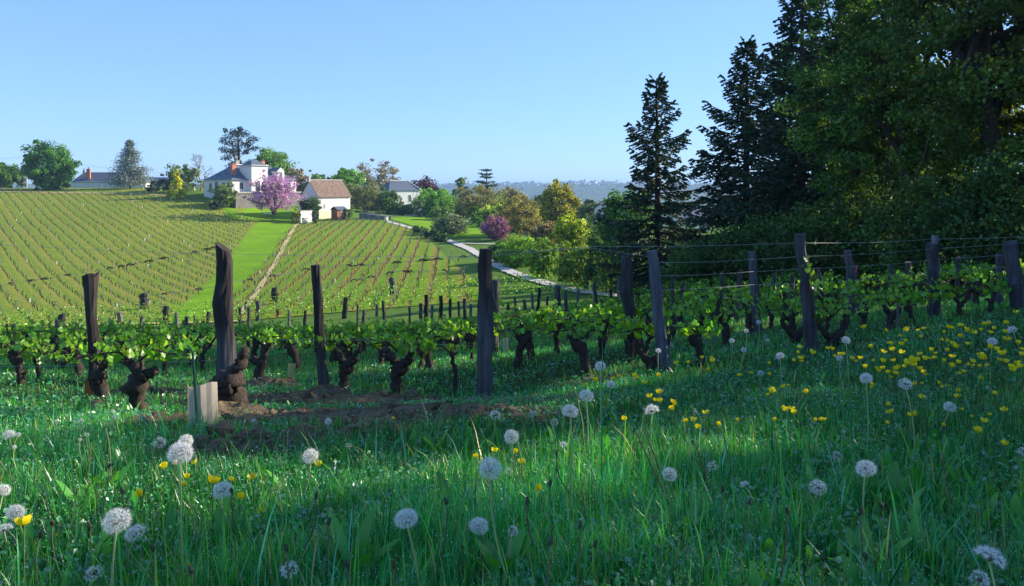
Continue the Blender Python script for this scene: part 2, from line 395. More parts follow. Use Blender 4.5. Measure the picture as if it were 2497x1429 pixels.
ribbon('dirt_track', [(gx(585, 61), 61), (gx(640, 80), 80), (gx(690, 107), 107), (gx(722, 135), 135), (gx(732, 143), 143)], .55, M['track'], .11)
ribbon('dirt_track', [(gx(-250, 157), 157), (gx(0, 157), 157), (gx(150, 157), 157), (gx(330, 157.5), 157.5), (gx(420, 156), 156)], 1.2, M['track'], .12)
patch('vineyard_soil', [(gx(-300, 159.5), 159.5), (gx(400, 158), 158), (gx(390, 172), 172), (gx(-300, 176), 176)], 40, 12, M['fieldL'], .05, (NL, SPL))
# ------------------------------------------------------------------ buildings
def roof_gable(W, D, hw, hr, ov=.35, th=.14):
    """roof prisms over a W x D plan, ridge along x"""
    mb = MB(); x0, x1, y0, y1 = -ov * .6, W + ov * .6, -ov, D + ov
    dz = ov * hr / (D / 2)
    for s in (0, 1):
        ya, yb = (y0, D / 2) if s == 0 else (y1, D / 2)
        V = [(x0, ya, hw - dz), (x1, ya, hw - dz), (x1, yb, hw + hr), (x0, yb, hw + hr)]
        V += [(a, b, c + th) for a, b, c in V]
        Q = [(0, 3, 2, 1), (4, 5, 6, 7), (0, 1, 5, 4), (1, 2, 6, 5), (2, 3, 7, 6), (3, 0, 4, 7)]
        mb.add(V, [t for q in Q for t in ((q[0], q[1], q[2]), (q[0], q[2], q[3]))])
    return mb
def roof_hip(W, D, hw, hr, inset, ov=.35):
    mb = MB(); x0, x1, y0, y1 = -ov, W + ov, -ov, D + ov; z = hw - ov * .3; k = .5
    a, b, c, d = (x0, y0, z), (x1, y0, z), (x1, y1, z), (x0, y1, z)
    e, f = (inset, D / 2, hw + hr), (W - inset, D / 2, hw + hr)
    # a soft flare at the eaves: an intermediate ring
    def mid(p, q, s=.22, drop=.28): return tuple(p[i] * (1 - s) + q[i] * s - (drop if i == 2 else 0) for i in range(3))
    a2, b2, c2, d2 = mid(a, e), mid(b, f), mid(c, f), mid(d, e)
    for P4 in ([a, b, b2, a2], [b, c, c2, b2], [c, d, d2, c2], [d, a, a2, d2], [a2, b2, f, e], [c2, d2, e, f]): mb.poly(P4)
    mb.poly([b2, c2, f]); mb.poly([d2, a2, e]); mb.poly([d, c, b, a])
    return mb
def gable_walls(W, D, hw, hr, down=3):
    mb = MB(); mb.box(0, W, 0, D, -down, hw)
    for x in (.0, W - .25):
        V = [(x, 0, hw), (x, D, hw), (x, D / 2, hw + hr), (x + .25, 0, hw), (x + .25, D, hw), (x + .25, D / 2, hw + hr)]
        mb.add(V, [(0, 2, 1), (3, 4, 5), (0, 3, 5), (0, 5, 2), (1, 2, 5), (1, 5, 4)])
    return mb
def window(parent, x, z, w, h, y=0.0, face='front', pane=None, W=0):
    """framed window with a reveal on the front (y = const) or the left end (x = const) wall"""
    fr = MB(); pn = MB(); e = .06
    if face == 'front':
        fr.box(x - e, x, y - .05, y - .002, z - e, z + h + e); fr.box(x + w, x + w + e, y - .05, y - .002, z - e, z + h + e)
        fr.box(x, x + w, y - .05, y - .002, z + h, z + h + e); fr.box(x - .12, x + w + .12, y - .1, y - .002, z - e - .06, z - e)
        fr.box(x + w / 2 - .03, x + w / 2 + .03, y - .04, y - .012, z, z + h)
        pn.box(x, x + w, y - .03, y - .004, z, z + h)
    else:
        fr.box(y - .05, y - .002, x - e, x, z - e, z + h + e); fr.box(y - .05, y - .002, x + w, x + w + e, z - e, z + h + e)
        fr.box(y - .05, y - .002, x, x + w, z + h, z + h + e); fr.box(y - .1, y - .002, x - .12, x + w + .12, z - e - .06, z - e)
        pn.box(y - .03, y - .004, x, x + w, z, z + h)
    f = link('window', fr.mesh('window_frame'), M['plaster'], parent)
    link('pane', pn.mesh('pane'), M['glass'], f); return f
def chimney(parent, x, y, z0, z1, w=.7, d=.5, mat='brick', pots=1):
    mb = MB(); mb.box(x, x + w, y, y + d, z0, z1); mb.box(x - .06, x + w + .06, y - .06, y + d + .06, z1, z1 + .15)
    c = link('chimney', mb.mesh('chimney'), M[mat], parent)
    if pots:
        m2 = MB(); m2.tube([(x + w / 2, y + d / 2, z1 + .15), (x + w / 2, y + d / 2, z1 + .6)], [.14, .11], 8)
        link('chimney_pot', m2.mesh('chimney_pot'), M['clay'], c)
    return c
PHI = math.radians(55)
# --- main house (origin: the corner between the left end and the front)
bx, by = gx(566, 152), 152.0; bz = -(468 - HZ) / F * 152
root = empty('country_house', (bx, by, bz), PHI)
tag(root, 'white country house with slate hipped roof and square tower on the hill', 'house')
mb = MB(); mb.box(0, 15.6, 0, 9.3, -5, 2.55); link('wall', mb.mesh('wall'), M['plaster'], root)
rf = link('roof', roof_hip(15.6, 9.3, 2.5, 3.0, 3.6, .45).mesh('roof'), M['slate'], root)
mb = MB(); mb.tube([(3.4, 4.65, 5.52), (12.2, 4.65, 5.52)], .09, 6); link('ridge', mb.mesh('ridge'), M['plaster'], rf)
chimney(root, 1.2, 1.6, 3.0, 5.4, .9, .6); chimney(root, 10.4, 4.6, 5.2, 6.3, .8, .6); chimney(root, 4.6, 5.2, 5.0, 6.2, .8, .6, 'stonew')
mb = MB(); mb.box(3.6, 7.4, -1.2, 2.6, -5, 5.35); link('tower', mb.mesh('tower'), M['plaster'], root)
o = roof_hip(3.8, 3.8, 5.35, 1.15, 1.3, .35).mesh('tower_roof'); tr = link('tower_roof', o, M['slate'], root, (3.6, -1.2, 0))
# dormer on the right half of the roof
mb = MB(); mb.box(11.2, 12.9, .5, 3.0, 2.2, 4.3); mb.add([(11.2, .5, 4.3), (12.9, .5, 4.3), (12.05, .5, 5.0), (11.2, .75, 4.3), (12.9, .75, 4.3), (12.05, .75, 5.0)], [(0, 1, 2), (5, 4, 3), (0, 2, 5), (0, 5, 3), (1, 4, 5), (1, 5, 2)])
dm = link('dormer', mb.mesh('dormer'), M['plaster'], root)
link('dormer_roof', roof_gable(1.7, 2.8, 4.3, .6, .1, .08).mesh('dormer_roof'), M['slate'], dm, (11.2, .4, 0)) if False else None
mb = MB()
for s in (-1, 1):
    mb.add([(12.05, .7, 5.06), (12.05, 3.4, 5.06), (12.05 + s * 1.02, 3.0, 4.22), (12.05 + s * 1.02, .7, 4.22)], [(0, 1, 2), (0, 2, 3)])
link('dormer_roof', mb.mesh('dormer_roof'), M['slate'], dm)
window(root, 11.7, 2.75, .7, 1.25, .5)
for (x, z, w, h, y) in [(1.7, .55, .75, 1.25, 0), (4.6, .1, .95, 1.9, -1.2), (6.0, .1, .95, 1.9, -1.2), (8.6, .3, .9, 1.7, 0), (10.6, .3, .9, 1.7, 0), (13.0, .3, .9, 1.7, 0)]:
    window(root, x, z, w, h, y)
for (x, z, w, h) in [(2.2, .1, 1.0, 1.7), (4.6, .1, .9, 1.9), (6.6, .4, .8, 1.3)]: window(root, x, z, w, h, 0, 'left')
sk = MB()
for (y, z) in [(3.4, 3.35), (4.6, 3.9), (5.6, 3.35)]:
    sk = MB(); k = (z - 2.4) / 3.0 * 3.6; sk.add([(k - .1, y, z), (k - .1, y + .5, z), (k + .3, y + .5, z + .38), (k + .3, y, z + .38)], [(0, 1, 2), (0, 2, 3)]); link('skylight', sk.mesh('skylight'), M['glass'], rf)
# terrace in front of the house
tx = empty('terrace_wall', (bx, by, bz), PHI); tag(tx, 'grey stone terrace wall, tinted darker for shade, with flat coping below the white country house', 'wall')
mb = MB(); mb.box(-2.0, 17.5, -4.0, -.2, -5.2, -.25, (.5, .5, .52)); link('wall', mb.mesh('wall'), M['stonew'], tx)  # stone grey tinted darker, so the colour itself carries the wall's shade
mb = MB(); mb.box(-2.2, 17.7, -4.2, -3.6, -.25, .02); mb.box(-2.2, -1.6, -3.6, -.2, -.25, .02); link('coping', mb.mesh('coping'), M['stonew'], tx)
# --- barn
cx, cyy = gx(776, 147), 147.0; cz = -(529 - HZ) / F * 147
root = empty('barn', (cx, cyy, cz), PHI); tag(root, 'white barn with mottled red clay tile gable roof', 'barn')
link('wall', gable_walls(8.1, 5.0, 3.95, 2.9).mesh('wall'), M['plaster'], root)
rf = link('roof', roof_gable(8.1, 5.0, 3.97, 2.9, .3).mesh('roof'), M['clay'], root)
mb = MB(); mb.tube([(-.2, 2.5, 7.0), (8.3, 2.5, 7.0)], .13, 6); link('ridge', mb.mesh('ridge'), M['stonew'], rf)
window(root, 1.35, 1.55, .34, .8); window(root, 4.6, .9, .3, .5)
mb = MB(); mb.box(-.1, 3.4, -.35, -.003, -2, 1.05, (.98, .93, .62)); mb.box(-.15, 3.45, -.4, -.003, 1.05, 1.15, (.9, .9, .8)); link('plinth', mb.mesh('plinth'), M['plaster'], root)
mb = MB(); mb.box(-.4, .1, 2.2, 2.75, 6.6, 7.7); link('finial', mb.mesh('finial'), M['stonew'], root)
# --- garden shed in front of the barn
sx, sy = gx(822, 144.5), 144.5; sz = Hs(sx, sy)
root = empty('garden_shed', (sx, sy, -(528 - HZ) / F * 144.5), PHI); tag(root, 'small wooden garden shed with grey roof and reddish door beside the barn', 'shed')
mb = MB(); mb.box(0, 2.3, 0, 1.6, -1, 1.35, (.55, .42, .36)); link('wall', mb.mesh('wall'), M['wood'], root)
link('roof', roof_gable(2.3, 1.6, 1.35, .45, .25, .07).mesh('roof'), M['slate'], root)
mb = MB(); mb.box(.75, 1.6, -.05, -.003, .0, 1.3, (1.5, .75, .62)); link('door', mb.mesh('door'), M['wood'], root)
window(root, .95, .75, .4, .35, -.05)
# --- white garden gate wall
def wallbox(name, px, d, py_top, w, dpt, hgt, mat, label, cat='wall', rz=PHI, c=(1, 1, 1), cap=True):
    z = -(py_top - HZ) / F * d - hgt
    r = empty(name, (gx(px, d), d, z), rz); tag(r, label, cat)
    mb = MB(); mb.box(0, w, 0, dpt, -1.0, hgt, c); link('wall', mb.mesh('wall'), M[mat], r)
    if cap:
        mb = MB(); mb.box(-.08, w + .08, -.08, dpt + .08, hgt, hgt + .14); link('coping', mb.mesh('coping'), M['stonew'], r)
    return r
wallbox('garden_wall', 733, 140, 515, 2.6, .5, 2.0, 'plaster', 'thick white garden wall end between the purple tree and the barn')
wallbox('garden_wall', 741, 138.5, 533, .9, .5, 1.2, 'plaster', 'low sloping white wall stub at the top of the ochre track', c=(1, .97, .85))
wallbox('gate_pier', 734, 146, 497, .55, .55, 2.2, 'plaster', 'slim white gate pier beside the barn gable', 'pier')
for i, (px, d, py, w) in enumerate([(876, 148, 521, 2.6), (896, 147, 524, 2.6), (916, 146, 527.5, 2.8)]):
    wallbox('retaining_wall', px, d, py, w, .5, 1.2, 'stonew', ['uppermost step of the dark stepped retaining wall beside the shed', 'middle step of the dark stepped retaining wall', 'lowest step of the dark stepped retaining wall above the road'][i], rz=.12, c=(.5, .5, .55))
wallbox('gate_pier', 942, 143.5, 530, .5, .5, 1.1, 'plaster', 'short white pier at the head of the gravel road', 'pier')
# --- white house behind the walnut tree
root = empty('slate_roofed_house', (gx(948, 190), 190, -(520 - HZ) / F * 190), math.radians(38)); tag(root, 'white two storey house with grey slate roof behind the bronze tree', 'house')
mb = MB(); mb.box(0, 9.2, 0, 6.5, -3, 5.6); link('wall', mb.mesh('wall'), M['plaster'], root)
rf = link('roof', roof_hip(9.2, 6.5, 5.6, 2.4, 2.2, .25).mesh('roof'), M['slate'], root)
mb = MB(); mb.tube([(2.2, 3.25, 8.0), (7.0, 3.25, 8.0), (9.3, 0, 5.7)], .12, 6); link('ridge', mb.mesh('ridge'), M['plaster'], rf)
for (x, z, w, h) in [(3.2, 3.1, .55, .75), (5.6, 2.9, .6, 1.5), (3.2, .5, .55, .75), (7.4, 3.1, .5, .8)]: window(root, x, z, w, h)
root = empty('garden_outbuilding', (gx(988, 178), 178, -(527 - HZ) / F * 178), math.radians(35)); tag(root, 'low white outbuilding at the foot of the slate roofed house', 'outbuilding')
mb = MB(); mb.box(0, 3.4, 0, 2, -1, 1.7); link('wall', mb.mesh('wall'), M['plaster'], root)
mb = MB(); mb.add([(-.2, -.2, 1.7), (3.6, -.2, 1.7), (3.6, 2.2, 2.1), (-.2, 2.2, 2.1), (-.2, -.2, 1.8), (3.6, -.2, 1.8), (3.6, 2.2, 2.2), (-.2, 2.2, 2.2)], [(4, 5, 6), (4, 6, 7), (0, 1, 5), (0, 5, 4), (1, 2, 6), (1, 6, 5), (0, 2, 1), (0, 3, 2)]); link('roof', mb.mesh('roof'), M['stonew'], root)
# --- farmhouses on the left crest
root = empty('long_farmhouse', (gx(172, 186), 186, -(451 - HZ) / F * 186), math.radians(8)); tag(root, 'long white farmhouse with slate roof and brick chimney between round tree and blue cedar', 'house')
mb = MB(); mb.box(0, 17, 0, 6, -3, .75); link('wall', mb.mesh('wall'), M['plaster'], root)
link('roof', roof_hip(17, 6, .75, 2.35, 1.9, .3).mesh('roof'), M['slate'], root)
chimney(root, 3.2, .9, .9, 3.7, .8, .6)
mb = MB(); mb.tube([(1.9, 3, 3.0), (1.9, 3, 3.35), (1.9, 3, 4.2)], [.35, .3, .02], 6); link('finial', mb.mesh('finial'), M['slate'], root)
for x in (8.2,): window(root, x, 1.2, .5, .5, .35)
root = empty('low_farm_building', (gx(345, 192), 192, -(456 - HZ) / F * 192), math.radians(4)); tag(root, 'low farm building with dark slate roof between blue cedar and lime green conifer', 'building')
mb = MB(); mb.box(0, 8, 0, 5, -3, .8, (.6, .6, .6)); link('wall', mb.mesh('wall'), M['plaster'], root)
link('roof', roof_gable(8, 5, .8, 1.5).mesh('roof'), M['slate'], root)
wallbox('garden_outbuilding', 452, 166, 452, 1.8, 1.5, 1.6, 'plaster', 'small white building by the lime green conifer', 'outbuilding', .3)
# --- houses to the right, behind the spruces
def cottage(px, d, py_base, W, D, hw, hr, rz, label, roofmat='slate'):
    r = empty('cottage', (gx(px, d), d, -(py_base - HZ) / F * d), math.radians(rz)); tag(r, label, 'house')
    link('wall', gable_walls(W, D, hw, hr, 4).mesh('wall'), M['plaster'], r)
    link('roof', roof_gable(W, D, hw + .02, hr, .3).mesh('roof'), M[roofmat], r)
    for x in np.arange(1.0, W - 1, 2.2): window(r, x, 1.0, .8, 1.2)
    return r
cottage(1480, 112, 530, 3, 4, 1.2, .7, 20, 'white cottage gable glimpsed left of the single spruce')
cottage(1655, 105, 575, 5, 5, 2.4, 1.2, 20, 'white cottage with grey roof glimpsed between the two spruces')
cottage(1655, 62, 690, 5, 4, .9, .8, 10, 'low pale building glimpsed under the second spruce', 'clay')
# --- wigwam poles, table, utility pole
root = empty('pole_tipi', hit(586, 520), 0); tag(root, 'small bare wooden tipi frame on the lawn below the house', 'tipi frame')
for k in range(8):
    a = k * math.pi / 4; mb = MB(); mb.tube([(.7 * math.cos(a), .7 * math.sin(a), -.1), (-.06 * math.cos(a), -.06 * math.sin(a), 1.75)], [.045, .03], 5, (1.1, .95, .8))
    link('pole', mb.mesh('pole'), M['wood'], root)
q = hit(655, 528); root = empty('garden_table', q, .5); tag(root, 'low pale garden table on the lawn under the purple tree', 'table')
mb = MB(); mb.box(-1.1, 1.1, -.5, .5, .5, .58, (.9, .9, .9)); link('table_top', mb.mesh('table_top'), M['flat'], root)
for sx_ in (-.9, .9):
    for sy_ in (-.35, .35):
        mb = MB(); mb.box(sx_ - .05, sx_ + .05, sy_ - .05, sy_ + .05, -.1, .5, (.4, .4, .4)); link('leg', mb.mesh('leg'), M['flat'], root)
ux, uy = gx(65, 175), 175.0; uz = Hs(ux, uy)
root = empty('utility_pole', (ux, uy, uz)); tag(root, 'thin grey utility pole beside the round green tree on the crest', 'utility pole')
top = -(381 - HZ) / F * 175 - uz
mb = MB(); mb.tube([(0, 0, -.3), (0, 0, top)], [.16, .1], 7, (.5, .42, .42)); link('pole', mb.mesh('pole'), M['flat'], root)
mb = MB(); mb.box(-.5, .5, -.05, .05, top - .45, top - .35, (.4, .4, .4)); link('crossarm', mb.mesh('crossarm'), M['flat'], root)
def catenary(a, b, sag, n=14):
    a, b = np.array(a, float), np.array(b, float); s = np.linspace(0, 1, n)[:, None]
    p = a * (1 - s) + b * s; p[:, 2] -= (4 * s * (1 - s))[:, 0] * sag; return p
mb = MB(); mb.tube(catenary((ux, uy, uz + top), P(-200, 392, 172), .5), .02, 4, (.2, .2, .22)); tag(link('overhead_line', mb.mesh('overhead_line'), M['flat']), 'overhead line leaving the utility pole towards the edge of view', 'cable')
mb = MB(); mb.tube(catenary((ux, uy, uz + top), P(480, 424, 190), .8), .02, 4, (.2, .2, .22)); tag(link('overhead_line', mb.mesh('overhead_line'), M['flat']), 'overhead line running from the utility pole behind the blue cedar', 'cable')

# ------------------------------------------------------------------ trees
def leaves_mesh(cent, size, outw, r, col, var=.25, hue=.12, bias=.5, aspect=.75):
    """one bent rhombus per leaf clump"""
    n = len(cent)
    nrm = r.standard_normal((n, 3)); nrm /= np.linalg.norm(nrm, axis=1)[:, None]
    nrm = nrm * (1 - bias) + outw * bias; nrm /= np.linalg.norm(nrm, axis=1)[:, None] + 1e-9
    a = np.cross(nrm, r.standard_normal((n, 3))); a /= np.linalg.norm(a, axis=1)[:, None] + 1e-9
    b = np.cross(nrm, a)
    s = (size * (.6 + .8 * r.random(n)))[:, None]
    V = np.stack([cent - a * s, cent - b * s * aspect + nrm * s * .2, cent + a * s, cent + b * s * aspect + nrm * s * .2], 1).reshape(-1, 3)
    i = np.arange(n)[:, None] * 4
    T = np.vstack([i + [0, 1, 2], i + [0, 2, 3]])
    c = np.array(col)[None] * (1 + var * r.standard_normal((n, 1))).clip(.35, 1.9) * (1 + hue * r.standard_normal((n, 3))).clip(.5, 1.6)
    return V, T, np.repeat(c, 4, 0)
def crown_pts(r, w, h, nc, npc, shape, fill=.55, rc=.2, gap=0.0):
    """leaf clump centres: clusters spread through the crown volume, in metres, crown base at z = 0"""
    d = r.standard_normal((nc, 3)); d /= np.linalg.norm(d, axis=1)[:, None]
    rad = fill + (1 - fill) * r.random(nc) ** .6
    rad *= 1 + .17 * r.standard_normal(nc)
    c = d * rad[:, None]
    zt = c[:, 2] * .5 + .5
    if shape == 'cone': k = (1.05 - zt).clip(.05) ** .75 * 1.25; zt = zt ** 1.15
    elif shape == 'pyramid': k = (1.1 - zt).clip(.08) ** .5 * 1.05
    elif shape == 'column': k = 1.0 - .35 * (zt - .4) ** 2
    elif shape == 'vase': k = .55 + .6 * zt
    elif shape == 'flat': k = np.ones(nc); 
    else: k = np.ones(nc)
    if shape in ('cone', 'pyramid'):
        hr_ = np.hypot(c[:, 0], c[:, 1]) + 1e-6; u = (fill + (1 - fill) * r.random(nc) ** .5); c[:, :2] *= (u / hr_)[:, None]; zt = r.random(nc) ** 1.3
        k = (1.04 - zt).clip(.03) ** (.85 if shape == 'cone' else .55)
    C = np.stack([c[:, 0] * k * w / 2, c[:, 1] * k * w / 2, zt * h], 1)
    sig = rc * w * (.45 + .95 * r.random(nc) ** 1.5)
    if shape in ('cone', 'pyramid'): sig = sig * (.3 + .7 * (1 - zt))
    q = r.standard_normal((nc, npc, 3)); q /= np.linalg.norm(q, axis=2)[..., None]; q *= (r.random((nc, npc)) ** .45)[..., None]
    q[..., 2] *= .7
    pts = C[:, None] + q * sig[:, None, None]
    outw = pts - np.array([0, 0, h * .42]); outw /= np.linalg.norm(outw, axis=2)[..., None] + 1e-9
    outw = outw * .4 + q / (np.linalg.norm(q, axis=2)[..., None] + 1e-9) * .6
    clus = np.repeat(1 + .22 * r.standard_normal(nc), npc)
    return pts.reshape(-1, 3), outw.reshape(-1, 3), C, clus
def limbs(mb, r, base, top, rad, targets, col, n=7):
    """tapered trunk with limbs to a few targets"""
    base, top = np.array(base, float), np.array(top, float)
    k = 6; s = np.linspace(0, 1, k)[:, None]
    p = base * (1 - s) + top * s; p[1:-1, :2] += r.standard_normal((k - 2, 2)) * rad * .5
    rads = rad * (1.0 - .72 * s[:, 0]); rads[0] *= 1.35
    mb.tube(p, rads, n, col, .08, r=r)
    for t in targets:
        u = .35 + .6 * r.random(); a = base * (1 - u) + top * u
        t = np.array(t); m = a * .5 + t * .5 + np.array([0, 0, .12 * np.linalg.norm(t - a)])
        mb.tube([a, a * .7 + m * .3 + [0, 0, .02], m, t], np.array([.5, .4, .28, .1]) * rad * (1.1 - .6 * u), 5, col, .06, r=r)
def branching(mb, r, p, d, L, rad, depth, col, spread=.6, tips=None, n=4):
    d = d / np.linalg.norm(d)
    q = p + d * L + r.standard_normal(3) * L * .06
    m = (p + q) / 2 + r.standard_normal(3) * L * .07
    mb.tube([p, m, q], [rad, rad * .85, rad * .68], n if depth > 2 else 3, col, 0, False, r=r)
    if depth == 0:
        if tips is not None: tips.append(q)
        return
    for k in range(2 if r.random() < .6 else 3):
        e = d + r.standard_normal(3) * spread + np.array([0, 0, .12])
        branching(mb, r, q, e, L * (.62 + .22 * r.random()), rad * .64, depth - 1, col, spread, tips, n)
def tree(name, label, px, d, py_top, wpx, col, shape='round', nc=46, npc=60, leaf=.26, base_frac=.22, fill=.5, rc=.17, bark=(1, 1, 1), seed=0, py_base=None,
         depth=None, group=None, cat='tree', trans='leaf', trunk=.035, col2=None, f2=0.0, hue=.1):
    r = np.random.default_rng(1000 + seed * 17 + int(px) * 3)
    if d is None: x, y, z = hit(px, py_base, dmin=20); d = y
    else: x, y = gx(px, d), d; z = Hs(x, y) if py_base is None else -(py_base - HZ) / F * d
    nc = int(nc * 1.7); npc = int(npc * 1.25); rc = rc * 1.1; leaf = leaf * 1.02; wpx = wpx * 1.1
    h = -(py_top - HZ) / F * d - z; w = wpx / F * d
    root = empty(name, (x, y, z)); tag(root, label, cat, group)
    ch = h * (1 - base_frac); cb = h * base_frac
    pts, outw, C, clus = crown_pts(r, w * .86, ch * .93, nc, npc, shape, fill, rc)
    pts[:, 2] += cb; C[:, 2] += cb
    dep = (depth or w) / w; pts[:, 1] *= dep; C[:, 1] *= dep
    keep = pts[:, 2] > .05
    pts, outw, clus = pts[keep], outw[keep], clus[keep]
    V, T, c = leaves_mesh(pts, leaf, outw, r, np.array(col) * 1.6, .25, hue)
    c = c * np.repeat(clus.clip(.6, 1.5), 4)[:, None]
    if col2 is not None:
        k = np.repeat(r.random(len(pts)) < f2, 4); c[k] = np.array(col2) * (.8 + .4 * r.random((k.sum(), 1)))
    mb = MB(); limbs(mb, r, (0, 0, -.3), (r.normal() * .04 * w, 0, cb + ch * .62), max(.06, trunk * h), C[r.choice(len(C), min(12, len(C)), False)], bark)
    link('trunk', mb.mesh('trunk', True), M['bark'], root)
    link('crown', mesh_np('crown', V, T, c), M[trans], root)
    return root
def bare_tree(name, label, px, d, py_top, wpx, bark, seed, depth=6, leafcol=None, nl=3, leaf=.16, first=.26, spread=.55, py_base=None, cat='tree', hue=.15):
    r = np.random.default_rng(seed)
    x, y = gx(px, d), d; z = Hs(x, y) if py_base is None else -(py_base - HZ) / F * d
    h = -(py_top - HZ) / F * d - z; w = wpx / F * d
    root = empty(name, (x, y, z)); tag(root, label, cat)
    mb = MB(); tips = []
    branching(mb, r, np.array([0, 0, -.2]), np.array([.05, 0, 1.]), first, .035, depth, bark, spread, tips, 5)
    V = np.vstack(mb.v); tp = np.array(tips)
    zs = h / V[:, 2].max(); xs = w / (np.ptp(V[:, 0])); k = np.array([xs, xs, zs])
    mb.v = [v * k for v in mb.v]; tp = tp * k
    link('trunk', mb.mesh('trunk'), M['bark'], root)
    if leafcol is not None:
        nl = nl * 3; leaf = leaf * 1.5
        c = np.repeat(tp, nl, 0) + r.standard_normal((len(tp) * nl, 3)) * .05 * h
        c = c[c[:, 2] > .1]
        o = c - [0, 0, h * .5]; o /= np.linalg.norm(o, axis=1)[:, None]
        V, T, cc = leaves_mesh(c, leaf, o, r, np.array(leafcol) * 1.35, .22, hue)
        link('crown', mesh_np('crown', V, T, cc), M['leaf'], root)
    return root
G1, G2, G3 = (.05, .13, .02), (.10, .21, .025), (.06, .115, .03)
tree('round_tree', 'large dense round green tree standing alone on the left crest', 120, 165, 350, 104, (.055, .15, .018), nc=150, npc=70, leaf=.2, base_frac=.02, fill=.72, rc=.125, seed=1)
tree('leafy_tree', 'green bushy tree cut by the edge of view on the crest', 8, 172, 402, 75, (.06, .13, .02), nc=40, npc=50, base_frac=.1, seed=2)
tree('shrub', 'small scrubby shrub beside the utility pole', 55, 176, 418, 28, (.06, .11, .04), nc=12, npc=22, leaf=.18, base_frac=.05, rc=.25, cat='shrub', seed=3)
tree('lime_conifer', 'bright yellow green young conifer in front of the house garden', 430, 153, 411, 46, (.36, .36, .012), 'cone', 60, 40, .16, .0, .5, .16, seed=4)
tree('garden_tree', 'soft grey green garden tree behind the lime green conifer', 447, 162, 398, 74, (.12, .17, .06), nc=44, npc=48, leaf=.18, base_frac=.12, seed=5)
tree('dark_shrub', 'dark evergreen shrub left of the lime green conifer', 408, 160, 425, 36, (.025, .05, .02), nc=20, npc=34, leaf=.16, base_frac=.02, cat='shrub', seed=6)
tree('dark_shrub', 'low dark shrub in front of the low farm building', 375, 163, 440, 34, (.03, .06, .025), nc=14, npc=30, leaf=.16, base_frac=.02, cat='shrub', seed=7)
bare_tree('bare_tree', 'leafless grey tree left of the white country house', 490, 166, 372, 92, (2.2, 2.0, 2.0), 11, 7, None, first=.3, spread=.5)
tree('round_tree', 'rounded bright green tree rising behind the house roof', 662, 188, 366, 90, (.085, .19, .025), nc=110, npc=60, base_frac=.05, leaf=.22, fill=.7, seed=8, col2=(.17, .16, .05), f2=.15)
tree('sparse_tree', 'thin bronze leaved tree between the house and the barn', 722, 185, 405, 61, (.20, .17, .08), 'round', 80, 40, 0.158, .1, .3, .105, bark=(1.2, 1.1, 1.0), seed=5, hue=.14)
tree('garden_bush', 'rounded olive green bush in front of the shaded house end', 545, 147, 443, 52, (.10, .15, .025), nc=44, npc=44, leaf=.15, base_frac=.03, cat='bush', seed=9)
tree('low_bush', 'dark low bush at the foot of the terrace wall', 528, 145, 486, 44, (.045, .075, .025), nc=20, npc=34, leaf=.14, base_frac=.02, cat='bush', seed=10)
tree('evergreen_bush', 'dense dark green bush against the barn gable', 757, 144, 473, 46, (.045, .085, .018), nc=44, npc=50, leaf=.13, base_frac=.2, cat='bush', seed=11)
tree('cypress_bush', 'narrow dark green cypress bush beside the white garden wall', 768, 139, 510, 18, (.03, .075, .03), 'column', 16, 34, .1, .02, .4, .2, cat='bush', seed=12)
tree('flowering_bush', 'small reddish green bush beside the white garden wall', 722, 139, 513, 26, (.13, .15, .03), nc=16, npc=34, leaf=.1, base_frac=.02, cat='bush', seed=13)
tree('leafy_tree', 'fresh bright green tree behind the barn roof end', 850, 176, 404, 84, (.10, .22, .02), nc=56, npc=50, base_frac=.06, seed=14)
tree('leafy_tree', 'low green treetop peeping over the barn ridge', 785, 186, 424, 80, (.09, .17, .03), nc=36, npc=40, base_frac=.05, seed=15, py_base=480)
tree('walnut_tree', 'big open bronze brown tree behind the slate roofed house', 922, 203, 386, 132, (.16, .14, .08), 'round', 80, 40, 0.210, .1, .3, .105, bark=(1.0, .95, .9), seed=21, hue=.14)
tree('sparse_tree', 'olive brown loosely leafed tree right of the barn', 888, 166, 440, 102, (.13, .145, .055), 'round', 80, 40, 0.158, .1, .3, .105, bark=(1.3, 1.2, 1.0), seed=23, hue=.14)
tree('dark_tree', 'upright dark green tree before the white two storey house', 950, 166, 458, 56, (.055, .11, .02), 'column', 44, 50, .18, .05, seed=16)
tree('small_tree', 'little green tree at the barn corner', 848, 146, 503, 30, (.09, .16, .03), nc=16, npc=34, leaf=.12, base_frac=.05, seed=17)
tree('purple_tree', 'dark purple leaved plum tree behind the white house', 1036, 212, 429, 68, (.055, .018, .028), nc=60, npc=50, leaf=.26, base_frac=.12, seed=18)
tree('leafy_tree', 'vivid green rounded tree right of the white house', 1062, 172, 458, 96, (.095, .22, .018), nc=56, npc=56, leaf=.2, base_frac=.04, seed=19)
tree('shrub', 'blue green shrub hiding the foot of the white house', 1022, 165, 484, 50, (.06, .12, .04), nc=24, npc=40, leaf=.15, base_frac=.03, cat='shrub', seed=20)
tree('leafy_tree', 'tall green pyramid shaped tree left of the flat cedar', 1122, 202, 428, 68, (.07, .15, .025), 'pyramid', 54, 50, .25, .05, .45, .13, seed=21)
tree('sparse_tree', 'large bronze brown budding tree in front of the flat cedar', 1162, 167, 444, 122, (.17, .165, .06), 'round', 80, 40, 0.168, .1, .3, .105, bark=(1.3, 1.15, 1.0), seed=31, hue=.14)
tree('willow_shrub', 'grey green shrub with pale blossom tips above the road', 1100, 124, 523, 88, (.075, .115, .045), nc=54, npc=60, leaf=.12, base_frac=.02, cat='shrub', seed=22, col2=(.48, .47, .42), f2=.12)
tree('leafy_tree', 'narrow green tree beside the pale blossom shrub', 1156, 141, 500, 52, (.07, .16, .02), 'pyramid', 40, 50, .16, .03, .4, .15, seed=23)
